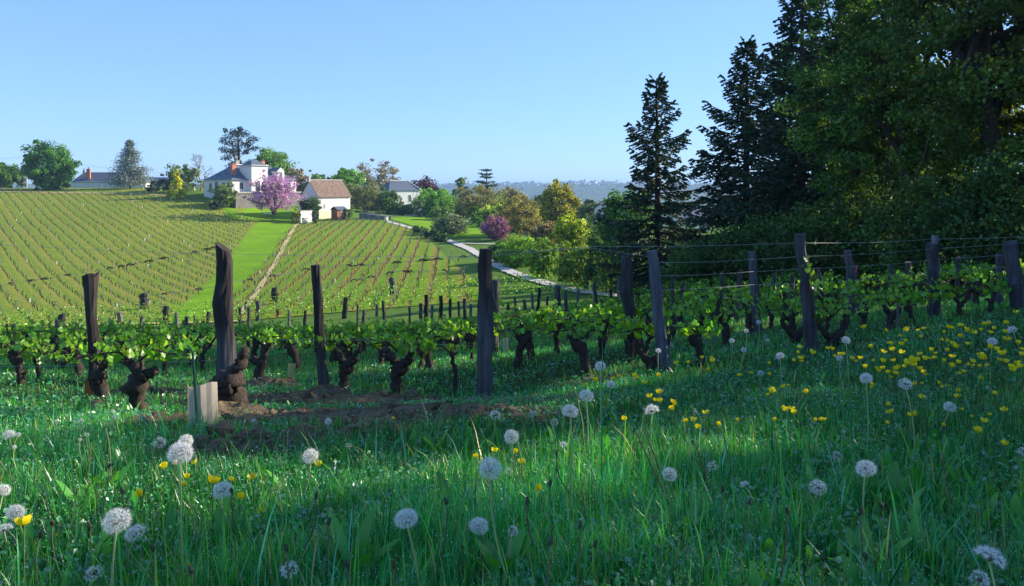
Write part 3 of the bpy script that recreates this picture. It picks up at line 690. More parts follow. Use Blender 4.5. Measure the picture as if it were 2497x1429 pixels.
tree('leafy_tree', 'light green tree behind the lime yellow bush', 1212, 168, 470, 56, (.11, .2, .03), nc=36, npc=46, leaf=.17, base_frac=.04, seed=24)
tree('lime_bush', 'lime yellow bush above the dark pink lilac', 1206, 152, 500, 62, (.27, .36, .035), nc=36, npc=40, leaf=.16, base_frac=.04, cat='bush', seed=25)
tree('sparse_tree', 'big russet brown budding tree behind the dark pink lilac', 1262, 122, 474, 120, (.19, .175, .045), 'round', 80, 40, 0.137, .1, .3, .105, bark=(1.5, 1.1, .8), seed=41, hue=.14)
tree('sparse_tree', 'tall brownish tree at the edge of the far woods', 1245, 185, 452, 70, (.16, .145, .05), nc=44, npc=40, leaf=.2, base_frac=.1, fill=.35, seed=27)
tree('lilac_bush', 'dark pink flowering lilac overhanging the path', 1208, 114, 524, 64, (.17, .07, .13), nc=48, npc=60, leaf=.11, base_frac=.03, cat='bush', seed=28, col2=(.42, .17, .36), f2=.22)
tree('golden_conifer', 'dense golden yellow conifer against the far blue ridge', 1365, 142, 440, 88, (.30, .27, .015), 'column', 110, 60, .17, .0, .6, .13, seed=29, col2=(.05, .09, .02), f2=.25)
tree('leafy_tree', 'dull green tree left of the golden conifer', 1312, 150, 486, 66, (.07, .125, .04), nc=40, npc=44, leaf=.18, base_frac=.03, seed=30)
tree('leafy_tree', 'mid green tree right of the golden conifer', 1438, 136, 488, 60, (.075, .125, .045), nc=40, npc=44, leaf=.17, base_frac=.03, seed=31)
tree('dark_hedge_tree', 'dark clipped tree beside the half hidden cottage', 1468, 112, 496, 40, (.022, .04, .02), nc=24, npc=40, leaf=.15, base_frac=.02, seed=32)
tree('sparse_tree', 'reddish brown budding thicket below the golden conifer', 1330, 104, 535, 81, (.17, .135, .06), 'round', 80, 40, 0.126, .1, .3, .105, bark=(1.6, 1.1, .9), seed=51, hue=.14)
tree('birch_tree', 'tall yellow green spring birch beside the road', 1388, 84, 524, 104, (.30, .36, .015), 'column', 60, 64, .12, .05, .3, .13, seed=33, col2=(.15, .2, .03), f2=.4)
tree('hedge_bush', 'bright green bush on the road verge', 1268, None, 575, 104, (.14, .25, .02), nc=54, npc=60, leaf=.12, base_frac=.0, cat='bush', seed=34, py_base=650)
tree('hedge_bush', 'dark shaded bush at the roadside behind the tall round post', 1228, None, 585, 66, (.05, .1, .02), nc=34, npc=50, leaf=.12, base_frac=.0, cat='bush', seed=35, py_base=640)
tree('hedge_tree', 'green hedge tree between the roadside bush and the birch', 1322, None, 583, 90, (.12, .21, .022), 'column', 50, 60, .11, .0, .4, .15, seed=36, py_base=676)
tree('hedge_tree', 'olive green hedge tree in front of the birch', 1405, None, 600, 104, (.14, .20, .025), 'column', 54, 64, .1, .0, .4, .15, seed=37, py_base=697)
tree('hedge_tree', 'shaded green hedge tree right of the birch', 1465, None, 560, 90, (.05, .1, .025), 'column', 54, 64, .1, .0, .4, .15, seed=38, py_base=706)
tree('maple_tree', 'leafy green maple growing left of the single spruce', 1530, 56, 440, 150, (.055, .135, .03), nc=64, npc=90, leaf=.11, base_frac=.12, fill=.4, rc=.15, seed=39)
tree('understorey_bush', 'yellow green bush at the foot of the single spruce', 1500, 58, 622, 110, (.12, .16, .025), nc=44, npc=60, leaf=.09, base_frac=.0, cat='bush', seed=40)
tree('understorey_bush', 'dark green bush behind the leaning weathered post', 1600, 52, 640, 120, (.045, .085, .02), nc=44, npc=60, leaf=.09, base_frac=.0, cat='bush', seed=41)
for i, (px, d, top, w, lab) in enumerate([(1052, 118, 560, 42, 'low clipped hedge clump at the roadside bend'), (1075, 114, 568, 34, 'small round hedge clump above the road'), (1020, 126, 553, 36, 'little hedge clump nearest the white pier')]):
    tree('hedge_clump', lab, px, d, top, w, (.04, .085, .02), nc=18, npc=40, leaf=.1, base_frac=0, cat='hedge', seed=50 + i)

# purple flowering tree: spreading dark boughs with blossom along them
def judas(px, d, py_top, wpx):
    r = np.random.default_rng(77); x, y = gx(px, d), d; z = -(522 - HZ) / F * d
    h = -(py_top - HZ) / F * d - z; w = wpx / F * d
    root = empty('purple_blossom_tree', (x, y, z)); tag(root, 'spreading tree covered in purple pink blossom on the lawn', 'tree')
    mb = MB(); tips = []
    for k in range(5):
        a = k * 1.26 + .4; branching(mb, r, np.array([.15 * math.cos(a), .15 * math.sin(a), -.1]), np.array([.55 * math.cos(a), .55 * math.sin(a), 1.]), h * .3, .17, 4, (.45, .4, .4), .5, tips, 5)
    link('trunk', mb.mesh('trunk'), M['bark'], root)
    pts, outw, C, clus = crown_pts(r, w * .92, h * .98, 190, 46, 'round', .4, .095)
    pts[:, 2] += .05 * h; pts[:, 2] = pts[:, 2] * .98
    keep = (pts[:, 2] > .45 + .25 * np.sin(pts[:, 0] * 2)) & (r.random(len(pts)) > .25 * (pts[:, 2] < h * .4)); pts, outw, clus = pts[keep], outw[keep], clus[keep]
    V, T, c = leaves_mesh(pts, .12, outw, r, (.60, .29, .54), .2, .1); c *= np.repeat(clus.clip(.6, 1.4), 4)[:, None]
    k = np.repeat(r.random(len(pts)) < .1, 4); c[k] = (.16, .15, .04)
    link('blossom', mesh_np('blossom', V, T, c), M['petal'], root)
judas(668, 140, 427, 134)
# blue cedar and flat topped cedar and pine: tiers of boughs
def tiered(name, label, px, d, py_top, wpx, col, tiers, shape, seed, py_base=None, up=.05, flat=.25, nper=9, leaf=.16, npc=46, stems=None, lo=.06):
    r = np.random.default_rng(seed); x, y = gx(px, d), d; z = Hs(x, y) if py_base is None else -(py_base - HZ) / F * d
    h = -(py_top - HZ) / F * d - z; w = wpx / F * d
    root = empty(name, (x, y, z)); tag(root, label, 'tree')
    mb = MB(); mb.tube([(0, 0, -.3), (.02 * w, 0, h * .5), (0, 0, h * .98)], [.035 * h, .022 * h, .006 * h], 7, (1, 1, 1), .05, r=r)
    cs, os_ = [], []
    for i in range(tiers):
        t = lo + (1 - lo) * (i + .5 * r.random()) / tiers
        R = w / 2 * shape(t)
        for k in range(max(3, int(nper * (.5 + .5 * shape(t))))):
            a = r.random() * 6.283; L = R * (.6 + .5 * r.random())
            e = np.array([math.cos(a) * L, math.sin(a) * L, h * t + up * L]); s0 = np.array([0, 0, h * t])
            mb.tube([s0, (s0 + e) / 2 + [0, 0, .05 * L], e], [.007 * h, .005 * h, .002 * h], 4, (1, 1, 1), r=r)
            s = r.random((npc, 1)) ** .7
            p = s0 * (1 - s) + e * s + r.standard_normal((npc, 3)) * np.array([.13 * L + .15, .13 * L + .15, flat * (.1 * L + .12)])
            cs.append(p); os_.append(np.tile([0, 0, 1.], (npc, 1)))
    link('trunk', mb.mesh('trunk', True), M['bark'], root)
    V, T, c = leaves_mesh(np.vstack(cs), leaf, np.vstack(os_), r, col, .22, .08, .35, .5)
    link('crown', mesh_np('crown', V, T, c), M['needle'], root)
tiered('blue_cedar', 'shaggy blue grey cedar on the left crest', 318, 168, 342, 118, (.20, .25, .23), 22, lambda t: (1.02 - t) ** .95 * .98 + .05, 61, up=.08, flat=.9, npc=70, leaf=.17)
tiered('flat_cedar', 'dark flat tiered cedar top against the sky', 1186, 205, 410, 84, (.06, .10, .06), 12, lambda t: (1.05 - t) ** .5, 62, up=.22, flat=.35, nper=9, npc=70, leaf=.2)
def pine(px, d, py_top, wpx):
    r = np.random.default_rng(64); x, y = gx(px, d), d; z = Hs(x, y); s = d / F
    root = empty('umbrella_pine', (x, y, z)); tag(root, 'tall dark pine with clumped layered crown above the house', 'tree')
    zz = lambda py: -(py - HZ) * s - z
    mb = MB()
    mb.tube([(0, 0, -.3), (.3, 0, zz(420)), (-.2 * s, 0, zz(385)), (-3 * s, .3, zz(345)), (-2 * s, 0, zz(322))], [.5, .38, .3, .2, .08], 7, (.9, .8, .75), .06, r=r)
    mb.tube([(.2, 0, zz(415)), (-12 * s, .2, zz(385)), (-17 * s, 0, zz(350))], [.3, .22, .1], 6, (.9, .8, .75), .06, r=r)
    cl = [(-18, 330, 22, 12), (2, 322, 17, 10), (14, 328, 20, 10), (-30, 345, 22, 12), (-10, 348, 24, 12), (-36, 365, 18, 9), (-22, 372, 18, 9), (30, 340, 18, 8), (34, 362, 22, 7), (20, 372, 14, 6), (-30, 385, 14, 8),
          (-4, 365, 16, 10), (24, 352, 14, 7), (0, 402, 34, 10), (-14, 410, 20, 9), (14, 408, 18, 9), (4, 314, 8, 5), (-30, 318, 7, 5), (-12, 398, 16, 6)]
    cs, os_ = [], []
    for (dx, py, rx, rz_) in cl:
        n = int(9 * rx); c = np.array([dx * s, r.normal() * 1.2, zz(py)])
        q = r.standard_normal((n, 3)); q /= np.linalg.norm(q, axis=1)[:, None]; q *= (r.random((n, 1)) ** .4)
        cs.append(c + q * np.array([rx * s, rx * s * .8, rz_ * s]) + r.standard_normal((n, 3)) * .12); os_.append(q)
        mb.tube([(-.2, 0, zz(py + 16)), c], [.1, .04], 4, (.8, .7, .7), r=r)
    link('trunk', mb.mesh('trunk', True), M['bark'], root)
    V, T, c = leaves_mesh(np.vstack(cs), .24, np.vstack(os_), r, (.03, .05, .026), .22, .08, .4, .5)
    link('crown', mesh_np('crown', V, T, c), M['needle'], root)
pine(583, 187, 310, 100)

# more trees that close the mass between the white house and the spruces
for i, (px, d, top, w, col, shp, lab) in enumerate([
        (1090, 182, 478, 60, (.08, .16, .03), 'round', 'green tree filling the gap right of the vivid green tree'), (1135, 175, 488, 56, (.12, .14, .05), 'round', 'olive tree under the tall pyramid shaped tree'),
        (1185, 180, 490, 64, (.10, .17, .03), 'round', 'fresh green tree below the flat cedar'), (1255, 200, 462, 74, (.13, .125, .055), 'round', 'brown hazy tree below the far ridge'), (1292, 175, 482, 60, (.12, .12, .05), 'round', 'brownish tree behind the russet tree'),
        (1335, 190, 478, 60, (.085, .10, .05), 'round', 'grey brown tree left behind the golden conifer'), (1400, 175, 492, 60, (.055, .10, .035), 'round', 'dark green tree behind the golden conifer'), (1425, 150, 500, 56, (.06, .11, .04), 'pyramid', 'pointed dull green tree right behind the golden conifer'),
        (1450, 118, 515, 66, (.07, .13, .04), 'round', 'bushy green tree before the half hidden cottage'), (1285, 128, 528, 62, (.14, .14, .04), 'round', 'bronze green tree right of the russet tree'), (1345, 118, 560, 66, (.11, .13, .05), 'round', 'olive green thicket left of the birch'),
        (1430, 100, 545, 56, (.09, .14, .03), 'column', 'green column of leaves right behind the birch'), (1500, 95, 530, 80, (.05, .105, .03), 'round', 'green tree beneath the half hidden cottage'), (1560, 88, 520, 90, (.05, .10, .03), 'round', 'leafy tree behind the single spruce'),
        (1650, 84, 545, 90, (.075, .14, .03), 'round', 'lit green tree seen between the spruces'), (1740, 80, 560, 100, (.05, .09, .02), 'round', 'dull green tree behind the second spruce'), (1240, 130, 560, 56, (.15, .12, .05), 'round', 'brown shrub between lilac and russet tree'),
        (870, 182, 455, 60, (.075, .11, .035), 'round', 'dusky green tree between barn and white house'), (915, 176, 478, 60, (.11, .12, .05), 'round', 'olive shrub before the slate roofed house'), (985, 172, 498, 36, (.07, .13, .03), 'round', 'small green shrub under the white house windows'),
        (1075, 150, 505, 56, (.075, .14, .03), 'round', 'green shrub above the pale blossom shrub'), (1180, 152, 512, 50, (.075, .15, .025), 'round', 'round green shrub left of the lime yellow bush')]):
    tree('mixed_tree', lab, px, d, top, w * 1.25, tuple(np.array(col) * [1.3, 1.2, 1.0]), shp, 56, 46, .17 * d / 165, .0, .28, .13, seed=300 + i)
# ------------------------------------------------------------------ wood edge on the right
def spruce(label, px, d, py_top, wpx, seed, col=(.045, .08, .035), n_whorl=26, lo=.03, dens=1.0, loc=None, height=None, group=None):
    r = np.random.default_rng(seed)
    if loc is None:
        x, y = gx(px, d), d; z = Hs(x, y); h = -(py_top - HZ) / F * d - z; R0 = wpx / F * d / 2
    else:
        x, y = loc; z = Hs(x, y); h = height; R0 = wpx
    root = empty('spruce_tree', (x, y, z)); tag(root, label, 'tree', group)
    mb = MB(); lean = r.normal() * .01 * h
    mb.tube([(0, 0, -.4), (lean * .3, 0, h * .35), (lean * .6, 0, h * .7), (lean, 0, h)], [.02 * h, .015 * h, .009 * h, .002 * h], 8, (.5, .45, .42), .05, r=r)
    PT, DT, LT = [], [], []
    nb = int(n_whorl * 4.3)
    for i in range(nb):
        t = lo + (1 - lo) * ((i + r.random()) / nb) ** 1.0
        Lm = R0 * 1.62 * (1.0 - t) ** .85 + .2
        a = i * 2.4 + r.normal() * .5; L = Lm * (.42 + .62 * r.random() ** .8)
        u = np.array([math.cos(a), math.sin(a), 0]); side = np.array([-u[1], u[0], 0])
        s = np.linspace(0, 1, 7)[:, None]
        rise = .55 * t ** 1.3 - .12 * (1 - t)
        p = np.array([lean * t, 0, h * t]) + u * L * s + np.array([0, 0, 1.]) * L * (rise * s - .30 * s ** 2 * (1 - t) + .2 * s ** 4)
        mb.tube(p, np.linspace(.005 * h * (1.1 - t) + .012, .006, 7), 4, (.4, .36, .34), r=r)
        m = max(6, int(L * 7 * dens))
        for j in range(m):
            sj = .1 + .9 * (j + r.random()) / m
            b = np.array([np.interp(sj, s[:, 0], p[:, q]) for q in range(3)])
            for sg in (-1, 1):
                ll = (.40 * L * (1 - sj) ** .7 + .2) * (.6 + .6 * r.random())
                dd = u * (.6 + .4 * r.random()) + side * sg * (.5 + .4 * r.random()) + np.array([0, 0, -.2 - .55 * r.random() * (1 - .6 * t)])
                PT.append(b); DT.append(dd / np.linalg.norm(dd)); LT.append(ll)
        PT.append(p[-2]); DT.append((p[-1] - p[-2]) / np.linalg.norm(p[-1] - p[-2])); LT.append(.3)
    PT.append(np.array([lean, 0, h * .95])); DT.append(np.array([0, 0, 1.])); LT.append(.05 * h)
    PT, DT, LT = np.array(PT), np.array(DT), np.array(LT)
    K = 7
    s = (np.arange(K) + .3) / K
    base = PT[:, None] + DT[:, None] * (LT[:, None] * s)[..., None]
    nt_ = len(PT)
    rv = r.standard_normal((nt_, K, 3)); rv -= DT[:, None] * (rv * DT[:, None]).sum(-1)[..., None]; rv /= np.linalg.norm(rv, axis=2)[..., None] + 1e-9
    rv[..., 2] *= .6
    ln = (.085 + .05 * r.random((nt_, K, 1)))
    A = base - rv * ln * .9 + DT[:, None] * ln * .5; B = base + rv * ln * .9 + DT[:, None] * ln * .5; Cc = base - DT[:, None] * ln * .5
    Dd = base + DT[:, None] * ln * 1.1
    V = np.stack([Cc, A, Dd, B], 2).reshape(-1, 3); n = nt_ * K; i = np.arange(n)[:, None] * 4
    # each needle spray is a small chevron
    T = np.vstack([i + [0, 1, 2], i + [0, 2, 3]])
    c = np.array(col) * (1 + .25 * r.standard_normal((n, 1))).clip(.4, 1.8) * (1 + .08 * r.standard_normal((n, 3)))
    link('trunk', mb.mesh('trunk', True), M['bark'], root)
    link('needles', mesh_np('needles', V, T, np.repeat(c, 4, 0)), M['needle'], root)
    return root
spruce('slim single spruce standing free against the sky', 1605, 45, 193, 238, 101, n_whorl=27)
spruce('second taller spruce right of the single spruce', 1818, 42, 103, 310, 102, n_whorl=32)
spruce('dense dark spruce at the left end of the wood', 1950, 37, -60, 330, 103, n_whorl=36)
spruce('tall spruce buried in the wood behind the broadleaf trees', 2110, 39, -160, 300, 104, n_whorl=26)

def oak(label, x, y, height, width, seed, col, nc=150, npc=210, leaf=.068, base_frac=.12, group=None, fill=.35, rc=.13, col2=None, f2=0.0, name='broadleaf_tree'):
    r = np.random.default_rng(seed); z = Hs(x, y)
    root = empty(name, (x, y, z)); tag(root, label, 'tree', group)
    cb, ch = height * base_frac, height * (1 - base_frac)
    pts, outw, C, clus = crown_pts(r, width * .88, ch * .95, nc, npc, 'round', fill, rc)
    pts[:, 2] += cb; C[:, 2] += cb; keep = pts[:, 2] > .3; pts, outw, clus = pts[keep], outw[keep], clus[keep]
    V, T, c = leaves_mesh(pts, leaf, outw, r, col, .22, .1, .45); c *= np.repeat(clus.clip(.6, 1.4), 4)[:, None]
    if col2 is not None:
        k = np.repeat(r.random(len(pts)) < f2, 4); c[k] = np.array(col2) * (.8 + .4 * r.random((k.sum(), 1)))
    mb = MB(); limbs(mb, r, (0, 0, -.4), (r.normal() * .05 * width, 0, cb + ch * .75), .026 * height, C[r.choice(len(C), 34, False)], (.55, .5, .45), 9)
    link('trunk', mb.mesh('trunk', True), M['bark'], root)
    link('crown', mesh_np('crown', V, T, c), M['leaf'], root)
    return root
GF = (.055, .12, .018)
oak('broadleaf tree at the left edge of the wood before the dark spruce', gx(2085, 31), 31, 13.6, 5.6, 111, (.07, .155, .02), nc=120)
oak('broad oak in the middle of the wood edge', gx(2215, 28), 28, 14.5, 6.6, 112, (.075, .16, .018), nc=165)
oak('oak with yellow green boughs at the right end of the wood', gx(2400, 25), 25, 14.5, 6.5, 113, (.10, .17, .018), nc=160, base_frac=.12)
oak('tall oak leaning into view at the right picture edge', gx(2600, 25), 25, 15.5, 7.5, 114, (.13, .17, .016), nc=165, base_frac=.12)
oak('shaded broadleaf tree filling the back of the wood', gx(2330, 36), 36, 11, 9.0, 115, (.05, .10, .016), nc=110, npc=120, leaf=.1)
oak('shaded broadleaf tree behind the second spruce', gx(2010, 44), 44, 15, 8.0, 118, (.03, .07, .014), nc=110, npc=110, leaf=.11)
def thicket(label, px, d, h, w, seed, col, leaf=.06):
    x, y = gx(px, d), d; r = np.random.default_rng(seed); z = Hs(x, y)
    root = empty('thicket_bush', (x, y, z)); tag(root, label, 'bush')
    pts, outw, C, clus = crown_pts(r, w, h, 60, 130, 'round', .45, .2); keep = pts[:, 2] > .05; pts, outw, clus = pts[keep], outw[keep], clus[keep]
    V, T, c = leaves_mesh(pts, leaf, outw, r, col, .22, .1); c *= np.repeat(clus.clip(.6, 1.4), 4)[:, None]
    mb = MB()
    for k in range(9): mb.tube([(r.normal() * .15, r.normal() * .15, -.1), C[k] * .5, C[k]], [.04, .03, .01], 4, (.6, .55, .5), r=r)
    link('stems', mb.mesh('stems'), M['bark'], root); link('crown', mesh_np('crown', V, T, c), M['leaf'], root)
for i, (px, d, h, w, lab) in enumerate([(1700, 36, 2.0, 3.6, 'low bush under the second spruce'), (1800, 34, 2.6, 3.8, 'dark bush right below the second spruce'), (1900, 32, 3.0, 4.0, 'leafy bush at the foot of the dense dark spruce'),
        (2010, 29.5, 3.2, 4.0, 'leafy bush behind the tall post wound with a vine shoot'), (2120, 28, 3.4, 4.0, 'bush behind the post with the pink ribbon'), (2235, 26, 3.4, 4.0, 'bush left of the white topped post'),
        (2340, 24.5, 3.5, 4.0, 'bush right of the white topped post'), (2450, 23, 3.6, 4.2, 'bush behind the frayed post'), (2570, 22.5, 3.6, 4.5, 'bush at the right end of the wood'), (2180, 32, 4.5, 5, 'taller bush deep in the wood'), (2400, 30, 5, 5, 'tallest bush deep in the wood')]):
    thicket(lab, px, d, h, w, 130 + i, (.06, .13, .022))
# the wood runs on past the frame on the right; these trees shade the meadow
proto = oak('oak of the wood that runs on beside the meadow', 20.5, 19.0, 12.0, 7.5, 121, (.06, .12, .016), nc=120, npc=240, leaf=.10, group='trees of the wood beyond the frame', name='woodland_oak')
for (x, y, rz, s) in [(19.5, 14.5, 1.3, 1.0), (20, 9.6, 2.2, 1.0), (19, 4.8, 3.5, 1.0), (21, 0, 4.5, 1.0), (24.5, 11.8, 5.0, 1.0), (25, 6.5, 2.6, 1.0), (27, 15.8, .4, .92), (23.2, 14.6, 3.9, .95), (23, 9.2, .9, .95)]:
    c = proto.copy(); COL.objects.link(c); c.location = (x, y, Hs(x, y)); c.rotation_euler = (0, 0, rz); c.scale = (s, s, s)
    for ch in list(proto.children):
        k = ch.copy(); COL.objects.link(k); k.parent = c

# ------------------------------------------------------------------ far country
r = np.random.default_rng(5)
# woods on the plain and on the far ridge: one mass
n = 2600
rad = np.concatenate([r.uniform(260, 900, 500), r.uniform(900, 2900, 1100), r.uniform(2500, 3050, 1000)]); an = r.uniform(-.72, .62, n)
cx_, cy_ = rad * np.sin(an), rad * np.cos(an)
sz = r.uniform(3, 6.5, n)
pz = H(cx_, cy_)
cl = []; ou = []; co = []; ls = []
for k in range(n):
    m = 26 if rad[k] < 900 else 14
    q = r.standard_normal((m, 3)); q /= np.linalg.norm(q, axis=1)[:, None]
    wdt = sz[k] * (1 if rad[k] < 900 else 2.2)
    cl.append(np.array([cx_[k], cy_[k], pz[k] + sz[k] * .55]) + q * [wdt * .6, wdt * .6, sz[k] * .6]); ou.append(q)
    co.append(np.tile(np.array([(.06, .10, .035), (.10, .095, .045), (.05, .085, .04), (.085, .12, .03)][k % 4]), (m, 1))); ls.append(np.full(m, sz[k] * (.3 if rad[k] < 900 else .55)))
cl, ou, co, ls = np.vstack(cl), np.vstack(ou), np.vstack(co), np.concatenate(ls)
V, T, c = leaves_mesh(cl, ls, ou, r, (1, 1, 1), .15, .06, .7); c *= np.repeat(co, 4, 0)
tag(link('far_woods', mesh_np('far_woods', V, T, c), M['leaf']), 'hazy woods covering the plain and the far ridge', 'woods', kind='stuff')
# white houses along the far ridge, and the water tower
mh = MB(); mh.box(-5, 5, -4, 4, -3, 6, (1, 1, 1)); wallm = mh.mesh('far_wall'); rfm = roof_gable(10, 8, 6, 4, .4, .3).mesh('far_roof')
spots = [(1228, 455), (1238, 453), (1262, 456), (1285, 456), (1298, 457), (1312, 458), (1390, 452), (1398, 450), (1408, 453), (1416, 455), (1436, 455), (1446, 452), (1452, 456), (1462, 453), (1470, 456), (1482, 453), (1492, 452), (1505, 455), (1275, 459), (1442, 459), (1660, 458), (1680, 456), (1700, 458), (1720, 455)]
for i, (px, py) in enumerate(spots):
    d = 2750 + 120 * math.sin(i * 2.3); x = gx(px, d); z = max(Hs(x, d), -(py - HZ) / F * d - 4)
    e = empty('distant_house', (x, d, z), (i * .7) % 1.2 - .3, 1.0 + .3 * ((i * 7) % 5) / 5)
    side = 'left of the golden conifer' if px < 1330 else ('between the golden conifer and the spruces' if px < 1600 else 'seen through the spruces')
    tag(e, 'tiny white house on the hazy ridge ' + side, 'house', 'houses on the far ridge ' + side)
    link('wall', wallm, M['plaster'], e); link('roof', rfm, M['slate'], e, (-5, -4, 0))
d = 2760; x = gx(1427, d); zb = -(455 - HZ) / F * d - 6; zt = -(437 - HZ) / F * d
root = empty('water_tower', (x, d, zb)); tag(root, 'white cylindrical water tower on the far ridge', 'water tower')
mb = MB(); mb.tube([(0, 0, -6), (0, 0, (zt - zb) * .7)], [4.5, 4.2], 14); link('shaft', mb.mesh('shaft'), M['plaster'], root)
mb = MB(); h_ = zt - zb; mb.tube([(0, 0, h_ * .66), (0, 0, h_ * .74), (0, 0, h_ * .97), (0, 0, h_)], [4.4, 5.6, 5.6, 4.8], 14); link('tank', mb.mesh('tank'), M['plaster'], root)

# ------------------------------------------------------------------ vines, stakes and guards of the far slope
def inside(p, poly):
    x, y = p[:, 0], p[:, 1]; res = np.zeros(len(p), bool); n = len(poly)
    for i in range(n):
        (x0, y0), (x1, y1) = poly[i], poly[(i + 1) % n]
        c = (y0 > y) != (y1 > y); res ^= c & (x < (x1 - x0) * (y - y0) / (y1 - y0 + 1e-12) + x0)
    return res
def lattice(poly, Rd, Nd, sp, step, off=0.0, jit=.12, r=None):
    pl = np.array(poly); a = pl @ Nd; b = pl @ Rd
    k = np.arange(math.floor(a.min() / sp), math.ceil(a.max() / sp) + 1); s = np.arange(b.min(), b.max(), step)
    kk, ss = np.meshgrid(k, s); kk = kk.ravel(); ss = ss.ravel()
    ss = ss + (kk * .618 % 1) * step + r.normal(0, jit * step, len(ss)); aa = kk * sp + off + r.normal(0, .05, len(ss))
    p = aa[:, None] * Nd + ss[:, None] * Rd
    return p[inside(p, poly)]
midpoly = fieldM[:3] + [(gx(945, 143), 143), (gx(735, 145), 145), fieldM[3]]
posts_all = []
for (poly, Rd, Nd, sp, seed, lc, dens) in [(polyL, RL, NL, SPL, 1, (.17, .20, .04), 1.0), (midpoly, RM, NM, SPM, 2, (.15, .21, .035), .95)]:
    r = np.random.default_rng(200 + seed)
    p = lattice(poly, Rd, Nd, sp, 1.05, 0, .12, r); n = len(p); z = H(p[:, 0], p[:, 1]) + .05
    # a gnarled little trunk (3-sided) and a few leaf clumps each
    a3 = np.arange(3) * 2.094
    ring = np.stack([np.cos(a3), np.sin(a3), 0 * a3], 1)
    hh = r.uniform(.25, .42, n); ln = r.normal(0, .12, (n, 2))
    b0 = np.column_stack([p, z - .05])[:, None] + ring[None] * .035
    b1 = np.column_stack([p + ln, z + hh])[:, None] + ring[None] * .05
    Vt = np.concatenate([b0, b1], 1).reshape(-1, 3); i = np.arange(n)[:, None] * 6
    Tt = np.vstack([i + t for t in ([0, 1, 4], [0, 4, 3], [1, 2, 5], [1, 5, 4], [2, 0, 3], [2, 3, 5], [3, 4, 5])])
    Ct = np.tile((.10, .075, .05), (len(Vt), 1)) * np.repeat(r.uniform(.6, 1.6, n), 6)[:, None]
    m = 5
    lp = np.column_stack([p + ln, z + hh])[:, None] + r.standard_normal((n, m, 3)) * np.array([.17, .17, .08]) + (r.uniform(-.42, .42, (n, m)))[..., None] * np.array([*Rd, 0])
    lp = lp.reshape(-1, 3)
    V, T, c = leaves_mesh(lp, .06, np.tile([0, 0, 1.], (len(lp), 1)), r, lc, .25, .12, .4)
    br = np.repeat(r.random(len(lp)) < .4, 4); c[br] = (.12, .09, .055)
    Vv = np.vstack([Vt, V]); Tv = np.vstack([Tt, T + len(Vt)]); Cv = np.vstack([Ct, c])
    tag(link('far_vine_rows', mesh_np('far_vine_rows', Vv, Tv, Cv), M['leaf']), ['rows of small sprouting vines on the broad left hillside', 'rows of small sprouting vines on the middle slope'][seed - 1], 'vine rows', kind='stuff')
    q = lattice(poly, Rd, Nd, sp, 6.5, 0, .15, r); posts_all.append(np.column_stack([q, np.full(len(q), seed)]))
q = np.vstack(posts_all); dist = np.hypot(q[:, 0], q[:, 1]); pxs = CX + F * q[:, 0] / q[:, 1]
vis = (pxs > -10) & (pxs < 1300); q = q[vis]; q = q[np.argsort(np.hypot(q[:, 0], q[:, 1]))]
mb = MB(); mb.tube([(0, 0, -.2), (0, 0, 1.25)], [.032, .028], 5, (1.9, 1.85, 1.75)); stake = mb.mesh('stake')
r = np.random.default_rng(9); zq = H(q[:, 0], q[:, 1])
NS = 190
for k in range(min(NS, len(q))):
    fl = int(q[k, 2]); o = link('vineyard_stake', stake, M['post'], None, (q[k, 0], q[k, 1], zq[k]), r.random() * 6, r.uniform(.75, 1.1))
    o.rotation_euler = (r.normal() * .05, r.normal() * .05, r.random() * 6)
    tag(o, ['thin pale stake low in the vine rows of the left hillside', 'thin pale stake low in the vine rows of the middle slope'][fl - 1], 'stake', ['stakes low on the left hillside', 'stakes low on the middle slope'][fl - 1])
mb = MB(); sv = tube([(0, 0, -.2), (0, 0, 1.2)], [.032, .028], 4)
for k in range(NS, len(q)): mb.add(sv[0] * [1, 1, r.uniform(.7, 1.1)] + np.array([q[k, 0], q[k, 1], zq[k]]), sv[1], (1.9, 1.85, 1.75))
tag(link('far_stakes', mb.mesh('far_stakes'), M['post']), 'many thin stakes higher up the vine slopes', 'stakes', kind='stuff')
mb = MB(); mb.tube([(0, 0, -.1), (0, 0, .5)], [.09, .09], 6, (.75, .76, .74)); gd = mb.mesh('guard_tube')
gl = lattice(polyL, RL, NL, SPL, 1.05, 0, .1, r); gm = lattice(midpoly, RM, NM, SPM, 1.05, 0, .1, r)
gl = gl[(CX + F * gl[:, 0] / gl[:, 1] > 0)]
for (arr, n, lab) in ((gl, 48, 'small white guard tube among the vines of the left hillside'), (gm, 16, 'small white guard tube among the vines of the middle slope')):
    for k in r.choice(len(arr), n, False):
        x, y = arr[k]; tag(link('vine_guard', gd, M['guard'], None, (x, y, Hs(x, y) + .03), 0, r.uniform(.6, .85)), lab, 'vine guard', 'guards' + lab[16:])

for k in range(34):
    px = 5 + k * 12.5 + r.normal() * 4; d = r.uniform(160, 172); x = gx(px, d)
    o = link('vineyard_stake', stake, M['post'], None, (x, d, Hs(x, d)), 0, r.uniform(.8, 1.2)); tag(o, 'thin pale stake standing along the left crest above the ochre track', 'stake', 'stakes along the left crest')
